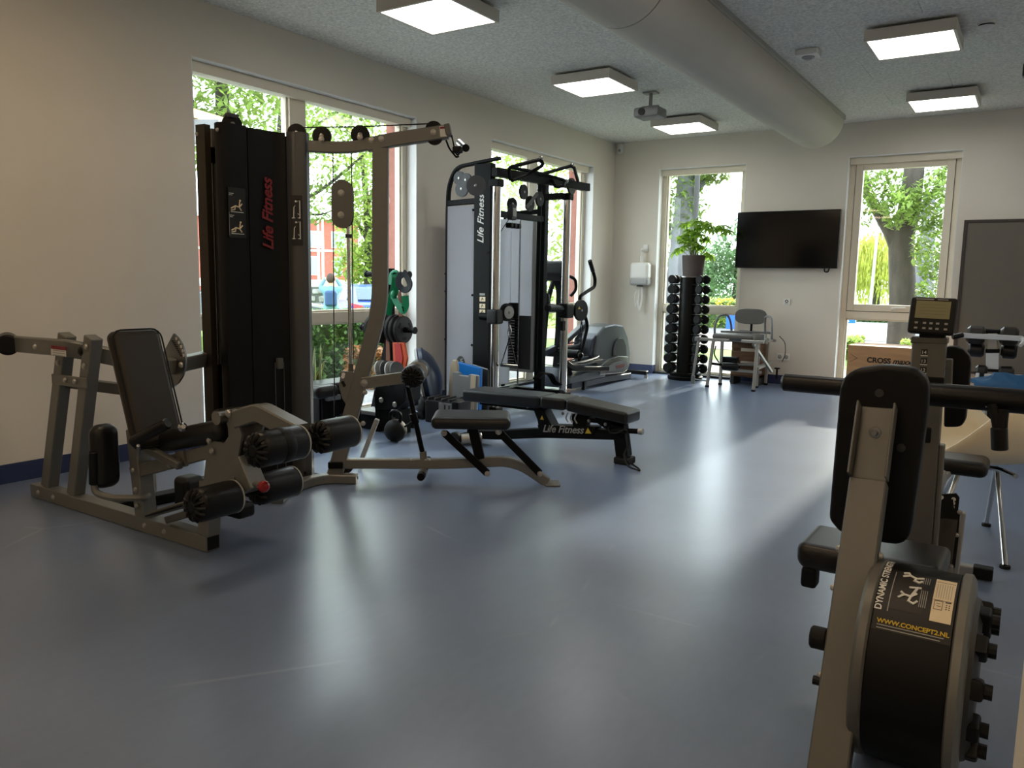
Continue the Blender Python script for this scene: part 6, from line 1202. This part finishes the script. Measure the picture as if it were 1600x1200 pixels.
tree('slimmer grey tree right of the massive forked trunk', (-2.641,24.86,0.686)[:2]+(-.06,), ([(-2.657,24.858,0.686)[:2]+(-.06,), (-2.675,24.856,1.57), (-2.646,24.86,2.446), (-2.703,24.853,3.83)], .28, .16), [], [((-2.641,25.865,2.312), (.9, .8, 1.3), 1200), ((-2.33,25.895,1.407), (.6, .6, .7), 500)], DL, 42, .1, 'bark2')
# weeping willow
wc = V((-7.136,45.443,1.812)); t = thing('willow_tree', 'yellow-green weeping willow in the left of the right far window', 'tree', (wc.x, wc.y, -.06), 'trees outside the windows'); b = bmn(); branch(b, [(wc.x, wc.y, -.06), (wc.x+.1, wc.y, 2), (wc.x, wc.y, 4)], .3, .15); obj('trunk', b, 'bark', t); rng = random.Random(50); b = bmn()
for k in range(950):
    a = rng.uniform(0, 6.283); r = 2.6*math.sqrt(rng.random()); x, y = wc.x+r*math.cos(a), wc.y+r*math.sin(a); zt_ = 3.9-.22*r*r+rng.uniform(-.4, .3); L = rng.uniform(.8, 2.6); z = zt_
    while z > max(-.02, zt_-L):
        p = V((x+rng.uniform(-.05, .05), y+rng.uniform(-.05, .05), z)); w = rng.uniform(.04, .07); s = V((rng.uniform(-1, 1), rng.uniform(-1, 1), 0)).normalized(); b.faces.new([b.verts.new(p), b.verts.new(p+s*w+V((0, 0, -.12))), b.verts.new(p+V((0, 0, -.27))), b.verts.new(p-s*w*.4+V((0, 0, -.12)))]); z -= .17
o = obj('hanging_foliage', b, MATS['willow_leaf'], t); o['kind'] = 'stuff'
p = V((-5.397,33.569,1.172)); t = thing('street_lamp', 'slim grey street lamp post in front of the willow', 'street lamp', (p.x, p.y, -.06)); b = bmn(); cyl(b, (p.x, p.y, -.06), (p.x+.1, p.y, 4.2), .07, 10, r1=.04); obj('post', b, 'lgrey', t); b = bmn(); bar(b, (p.x+.1, p.y, 4.2), (p.x+.7, p.y, 4.35), .15, .06); obj('lamp_head', b, 'lgrey', t)
def hedge(label, x0, x1, y0, y1, z0, z1, m, n, size, seed, cat='hedge', name='hedge'):
    t = thing(name, label, cat, ((x0+x1)/2, (y0+y1)/2, z0)); rng = random.Random(seed)
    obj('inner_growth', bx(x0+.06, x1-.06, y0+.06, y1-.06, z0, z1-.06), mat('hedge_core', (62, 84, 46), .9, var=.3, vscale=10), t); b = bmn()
    for _ in range(n):
        f = rng.random(); p = V((rng.uniform(x0, x1), rng.uniform(y0, y1), rng.uniform(z0, z1)))
        if f < .3: p.z = z1+rng.uniform(-.06, .05)
        elif f < .7: p.x = (x1 if x1 < -5 else p.x)+rng.uniform(-.05, .05); p.y = p.y if x1 < -5 else y0+rng.uniform(-.05, .05)
        else: p.y = y0+rng.uniform(-.05, .05)
        a = V((rng.uniform(-1, 1), rng.uniform(-1, 1), rng.uniform(-.5, 1))).normalized(); d, s, u = axes(a); w = size*rng.uniform(.6, 1.3); b.faces.new([b.verts.new(p-d*w), b.verts.new(p+s*w*.6), b.verts.new(p+d*w), b.verts.new(p-s*w*.6)])
    o = obj('foliage', b, MATS[m], t); o['kind'] = 'stuff'; return t
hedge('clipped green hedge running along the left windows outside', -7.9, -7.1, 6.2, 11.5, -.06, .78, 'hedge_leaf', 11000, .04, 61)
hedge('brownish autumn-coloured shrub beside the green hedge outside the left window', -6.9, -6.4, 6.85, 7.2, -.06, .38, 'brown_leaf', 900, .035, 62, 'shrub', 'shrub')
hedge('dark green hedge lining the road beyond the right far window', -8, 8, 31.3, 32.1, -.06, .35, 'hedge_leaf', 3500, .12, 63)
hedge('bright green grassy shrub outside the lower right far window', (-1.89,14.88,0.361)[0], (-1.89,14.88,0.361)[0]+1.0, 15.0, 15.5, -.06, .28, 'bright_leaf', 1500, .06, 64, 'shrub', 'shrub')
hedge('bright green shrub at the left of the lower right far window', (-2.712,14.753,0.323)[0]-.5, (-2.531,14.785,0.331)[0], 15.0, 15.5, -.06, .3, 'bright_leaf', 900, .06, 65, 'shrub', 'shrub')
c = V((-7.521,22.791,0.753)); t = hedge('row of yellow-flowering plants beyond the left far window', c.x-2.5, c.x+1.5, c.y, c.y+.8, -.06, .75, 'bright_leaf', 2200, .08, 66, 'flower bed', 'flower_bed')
rng = random.Random(9); b = bmn()
for _ in range(70): ball(b, (rng.uniform(c.x-.3, c.x+1.5), c.y-.05, rng.uniform(.55, .82)), .03, 6)
o = obj('flowers', b, 'yprint', t); o['kind'] = 'stuff'
# street furniture
p = V((-3.195,17.714,0.527)); t = thing('parking_sign', 'small blue and white sign outside the lower right far window', 'sign', (p.x, p.y, -.06)); obj('plate', box(bmn(), p, (.22, .02, .13), bev=.004), 'blue', t); b = bmn()
for a in ((-.105, .0, .012, .13), (.105, 0, .012, .13), (0, .06, .22, .012), (0, -.06, .22, .012)): box(b, p+V((a[0], -.0115, a[1])), (a[2], .002, a[3]))
obj('white_border', b, 'white', t); b = bmn(); plate(b, [p+V((-.1, -.013, -.045)), p+V((-.02, -.013, -.02)), p+V((-.06, -.013, .05)), p+V((-.1, -.013, .05))], (0, -.002, 0)); obj('white_arrow', b, 'white', t); b = bmn(); cyl(b, (p.x-.08, p.y+.02, -.06), (p.x-.08, p.y+.02, p.z), .02, 8); obj('post', b, 'lgrey', t)
c = V((-6.435,19.99,0.284)); t = thing('blue_barrier', 'blurred bright blue barrier outside behind the grey therapy chair', 'barrier', (c.x, c.y, -.06)); obj('panel', bx(c.x-.15, c.x+.15, c.y, c.y+.08, .1, .62, .02), mat('barrier_blue', (30, 96, 220), .5), t); obj('post', bx(c.x-.02, c.x+.02, c.y+.02, c.y+.06, -.06, .1), 'lgrey', t)
# brick building with windows far to the left
bc = V((-39.673,38.093,0.941)); nr = V((.72, -.694, 0)); al = V((.694, .72, 0))
BD = thing('brick_building', 'red brick building with pale window bands across the street', 'building', (bc.x, bc.y, -.42))
def bb(name, s0, s1, z0, z1, dp_, m, parent=BD, th=.15): 
    m3 = Matrix((al, -nr, V((0, 0, 1)))).transposed(); return obj(name, box(bmn(), V((bc.x, bc.y, 0))+al*(s0+s1)/2+nr*(dp_-th/2)+V((0, 0, (z0+z1)/2)), (s1-s0, th, z1-z0), m3), m, parent)
M['rbrick'] = mat('red_brick', (178, 92, 80), .85, var=.12, vscale=6); M['wglass'] = mat('far_window_glass', (150, 176, 186), .15); M['stone'] = mat('grey_stone_wall', (150, 150, 150), .9, var=.5, vscale=3.5, bump=.8, bscale=4)
bb('wall', -16, 1.9, -.42, 5.0, 0, 'rbrick', th=6); bb('white_base', -16, 1.9, .55, 1.05, .06, 'white'); bb('white_band', -16, 1.9, 2.9, 3.05, .06, 'white'); bb('roof_edge', -16.2, 2.1, 5.0, 5.2, .3, 'white', th=6.6)
for k in range(7):
    s = 1.1-k*1.55; w = bb('window', s-.95, s, 3.15, 4.25, .05, 'white'); bb('pane', s-.87, s-.5, 3.22, 4.18, .06, 'wglass', w, .02); bb('pane', s-.45, s-.08, 3.22, 4.18, .06, 'wglass', w, .02)
    w = bb('window', s-.85, s-.25, 1.35, 2.6, .05, 'white'); bb('pane', s-.78, s-.32, 1.42, 2.53, .06, 'wglass', w, .02)
for k, px in enumerate((0, 1)):
    p = (V((-30.665,28.7,1.33)), V((-30.513,28.861,1.333)))[k]; t = thing('flagpole', ['left', 'right'][k]+' one of two white flagpoles before the brick building', 'flagpole', (p.x, p.y, -.42), 'white flagpoles'); b = bmn(); cyl(b, (p.x, p.y, -.42), (p.x, p.y, 7.5), .07, 8, r1=.04); obj('pole', b, 'white', t); b = bmn(); cyl(b, (p.x, p.y, -.42), (p.x, p.y, .8), .08, 8); obj('foot', b, 'lgrey', t)
p = V((-23.753,22.909,0.938)); t = thing('stone_wall', 'rough grey stone wall behind the person across the street', 'wall', (p.x, p.y, -.42)); m3 = Matrix((al, -nr, V((0, 0, 1)))).transposed(); b = bmn(); rng = random.Random(4); obj('core', box(bmn(), (p.x, p.y, .25), (7, .3, 1.2), m3), mat('wall_mortar', (92, 96, 90), .9), t)
for i in range(14):
    for j in range(4):
        q = p+al*(-3.3+i*.5+(.25 if j % 2 else 0)); q.z = -.2+j*.29; o = obj('stone', box(bmn(), q+nr*.14, (.4*rng.uniform(.8, 1.1), .16, .22*rng.uniform(.8, 1.15)), m3 @ Matrix.Rotation(rng.uniform(-.15, .15), 3, 'Y'), .05), 'stone', t)
# cars
def car(label, loc, heading, paint, seed=0):
    t = thing('car', label, 'car', (0, 0, 0)); pm = mat('paint_'+paint[0], paint[1], .25, .3, coat=.6); gm = mat('car_glass', (70, 92, 104), .08)
    prof = [(-2.05, .35), (-2.1, .6), (-2.02, .9), (-1.75, 1.0), (-1.25, 1.36), (-.6, 1.47), (.2, 1.45), (.95, 1.0), (1.75, .85), (2.05, .65), (2.08, .38), (1.9, .25), (-1.9, .25)]
    def side(y, sc): return [(x, y*(1 if z < 1.02 else sc), z) for x, z in prof]
    b = bmn(); rows = [[b.verts.new(v) for v in side(y, .78)] for y in (-.85, -.8, .8, .85)]
    for v in rows[0]+rows[3]: v.co.x *= .985; v.co.z = .3+(v.co.z-.3)*.97
    n = len(prof)
    for a, c in zip(rows, rows[1:]):
        for i in range(n): b.faces.new((a[i], a[(i+1) % n], c[(i+1) % n], c[i]))
    b.faces.new(list(reversed(rows[0]))); b.faces.new(rows[3]); bmesh.ops.recalc_face_normals(b, faces=b.faces); obj('body', b, pm, t, smooth=40)
    b = bmn(); plate(b, [(-1.74, -.58, 1.03), (-1.74, .58, 1.03), (-1.30, .52, 1.34), (-1.30, -.52, 1.34)], (-.03, 0, .02)); obj('rear_window', b, gm, t)
    b = bmn(); plate(b, [(.93, -.58, 1.04), (.93, .58, 1.04), (.3, .5, 1.41), (.3, -.5, 1.41)], (.03, 0, .03)); obj('windscreen', b, gm, t)
    for s in (-1, 1):
        for a in ([(-1.45, 1.02), (-1.1, 1.33), (-.5, 1.41), (-.45, 1.02)], [(-.38, 1.02), (-.43, 1.41), (.2, 1.39), (.75, 1.02)]): b = bmn(); plate(b, [(x, s*(.82 if z < 1.1 else .665), z) for x, z in a], (0, s*.02, 0)); obj('side_window', b, gm, t)
        b = bmn(); plate(b, [(-2.07, s*.45, .72), (-2.02, s*.8, .78), (-1.97, s*.82, .95), (-2.02, s*.5, .88)], (-.03, 0, 0)); obj('tail_light', b, mat('tail_light_red', (210, 40, 56), .25), t)
        for x in (-1.28, 1.32):
            b = bmn(); cyl(b, (x, s*.66, .31), (x, s*.86, .31), .31, 22, .03); w = obj('wheel', b, 'rubber', t); b = bmn(); cyl(b, (x, s*.84, .31), (x, s*.868, .31), .19, 14); obj('hub_cap', b, 'lgrey', w)
    obj('number_plate', bx(-2.13, -2.09, -.25, .25, .58, .7), 'yprint', t); obj('rear_bumper', bx(-2.14, -2.0, -.8, .8, .32, .52, .04), pm, t)
    t.location = loc; t.rotation_euler = (0, 0, heading); return t
p = V((-17.345,18.004,0.636)); car('blue hatchback parked with red tail lights towards the window', (p.x, p.y, -.42), math.atan2(p.y, p.x)+.25, ('blue', (62, 92, 176)))
p = V((-17.427,14.232,0.583)); car('dark grey car parked behind the person in the light blue jacket', (p.x, p.y, -.42), math.atan2(al.y, al.x), ('grey', (86, 94, 98)))
# person with arms raised, seen from behind
p = V((-13.687,13.179,0.997)); PS = thing('person', 'person in a light blue jacket with a blue backpack, arms raised, outside', 'person', (p.x, p.y, -.42)); fz = -.42
vw = V((p.x, p.y, 0)).normalized(); sd = V((vw.y, -vw.x, 0))
def J(s, f, z): return p*0+V((p.x, p.y, fz))+sd*s+vw*f+V((0, 0, z))
sk = [((0, 0, .92), .14), ((0, 0, 1.1), .15), ((0, 0, 1.28), .17), ((0, 0, 1.4), .12), ((0, 0, 1.48), .055), ((0, .01, 1.56), .085), ((0, .02, 1.66), .085), ((-.19, 0, 1.38), .075), ((-.25, .1, 1.42), .06), ((-.14, .2, 1.6), .045), ((-.07, .24, 1.66), .035), ((.19, 0, 1.38), .075), ((.25, .1, 1.42), .06), ((.14, .2, 1.6), .045), ((.07, .24, 1.66), .035), ((-.09, 0, .85), .11), ((-.1, .0, .48), .075), ((-.1, -.01, .1), .055), ((-.1, .12, .04), .045), ((.09, 0, .85), .11), ((.1, .02, .48), .075), ((.1, 0, .1), .055), ((.1, .13, .04), .045)]
ed = [(0, 1), (1, 2), (2, 3), (3, 4), (4, 5), (5, 6), (3, 7), (7, 8), (8, 9), (9, 10), (3, 11), (11, 12), (12, 13), (13, 14), (0, 15), (15, 16), (16, 17), (17, 18), (0, 19), (19, 20), (20, 21), (21, 22)]
me = bpy.data.meshes.new('body'); me.from_pydata([J(*q)-ORG[PS] for q, r in sk], ed, []); o = bpy.data.objects.new('body', me); COL.objects.link(o); ORG[o] = ORG[PS]; md = o.modifiers.new('skin', 'SKIN'); md.use_smooth_shade = True
for i, (q, r) in enumerate(sk): me.skin_vertices[0].data[i].radius = (r, r)
me.skin_vertices[0].data[0].use_root = True; s2 = o.modifiers.new('sub', 'SUBSURF'); s2.levels = 1; s2.render_levels = 1
bpy.context.view_layer.update(); m2 = bpy.data.meshes.new_from_object(o.evaluated_get(bpy.context.evaluated_depsgraph_get())); bpy.data.objects.remove(o)
for nm, c in (('light_blue_jacket', (106, 148, 166)), ('dark_trousers', (40, 46, 58)), ('skin', (206, 160, 134))): m2.materials.append(mat(nm, c, .7))
for f in m2.polygons:
    z = f.center.z; f.material_index = 1 if z < .78 else (2 if z > 1.45 and abs((f.center).dot(sd)) < .12 else 0); f.use_smooth = True
m2.name = 'body'; o = bpy.data.objects.new('body', m2); COL.objects.link(o); o.parent = PS; ORG[o] = ORG[PS]
b = bmn(); ball(b, J(0, -.01, 1.64), .105, 14, (1, 1, 1.15)); obj('hair', b, mat('brown_hair', (70, 52, 42), .7), PS)
b = bmn(); box(b, J(0, -.2, 1.18), (.28, .16, .36), Matrix((sd, vw, V((0, 0, 1)))).transposed(), .06, 3); obj('backpack', b, mat('blue_backpack', (48, 78, 122), .6), PS)
b = bmn(); box(b, J(0, .27, 1.68), (.15, .012, .08), Matrix((sd, vw, V((0, 0, 1)))).transposed(), .003); obj('phone', b, 'black', PS)
# small timber canopy past the near window's left edge
t = thing('timber_canopy', 'pale timber fascia and grey canopy at the left of the near window', 'canopy', (-7.2, 4.3, 0)); a, c = V((-7.073,4.892,2.818)), V((-7.641,5.812,2.909))
b = bmn(); bar(b, a, c, .12, .09); obj('fascia', b, mat('pale_timber', (214, 178, 110), .6, var=.1, vscale=4, stretch=(1, 1, 8)), t); b = bmn(); bar(b, a+V((-.05, .1, -.14)), c+V((-.05, .1, -.14)), .6, .18); obj('canopy_side', b, 'grey', t); b = bmn(); bar(b, (a.x-.3, a.y+.1, -.06), (a.x-.3, a.y+.1, a.z-.2), .12, .12, up=(0, 1, 0)); obj('canopy_post', b, mat('pale_timber', (1, 1, 1)), t)
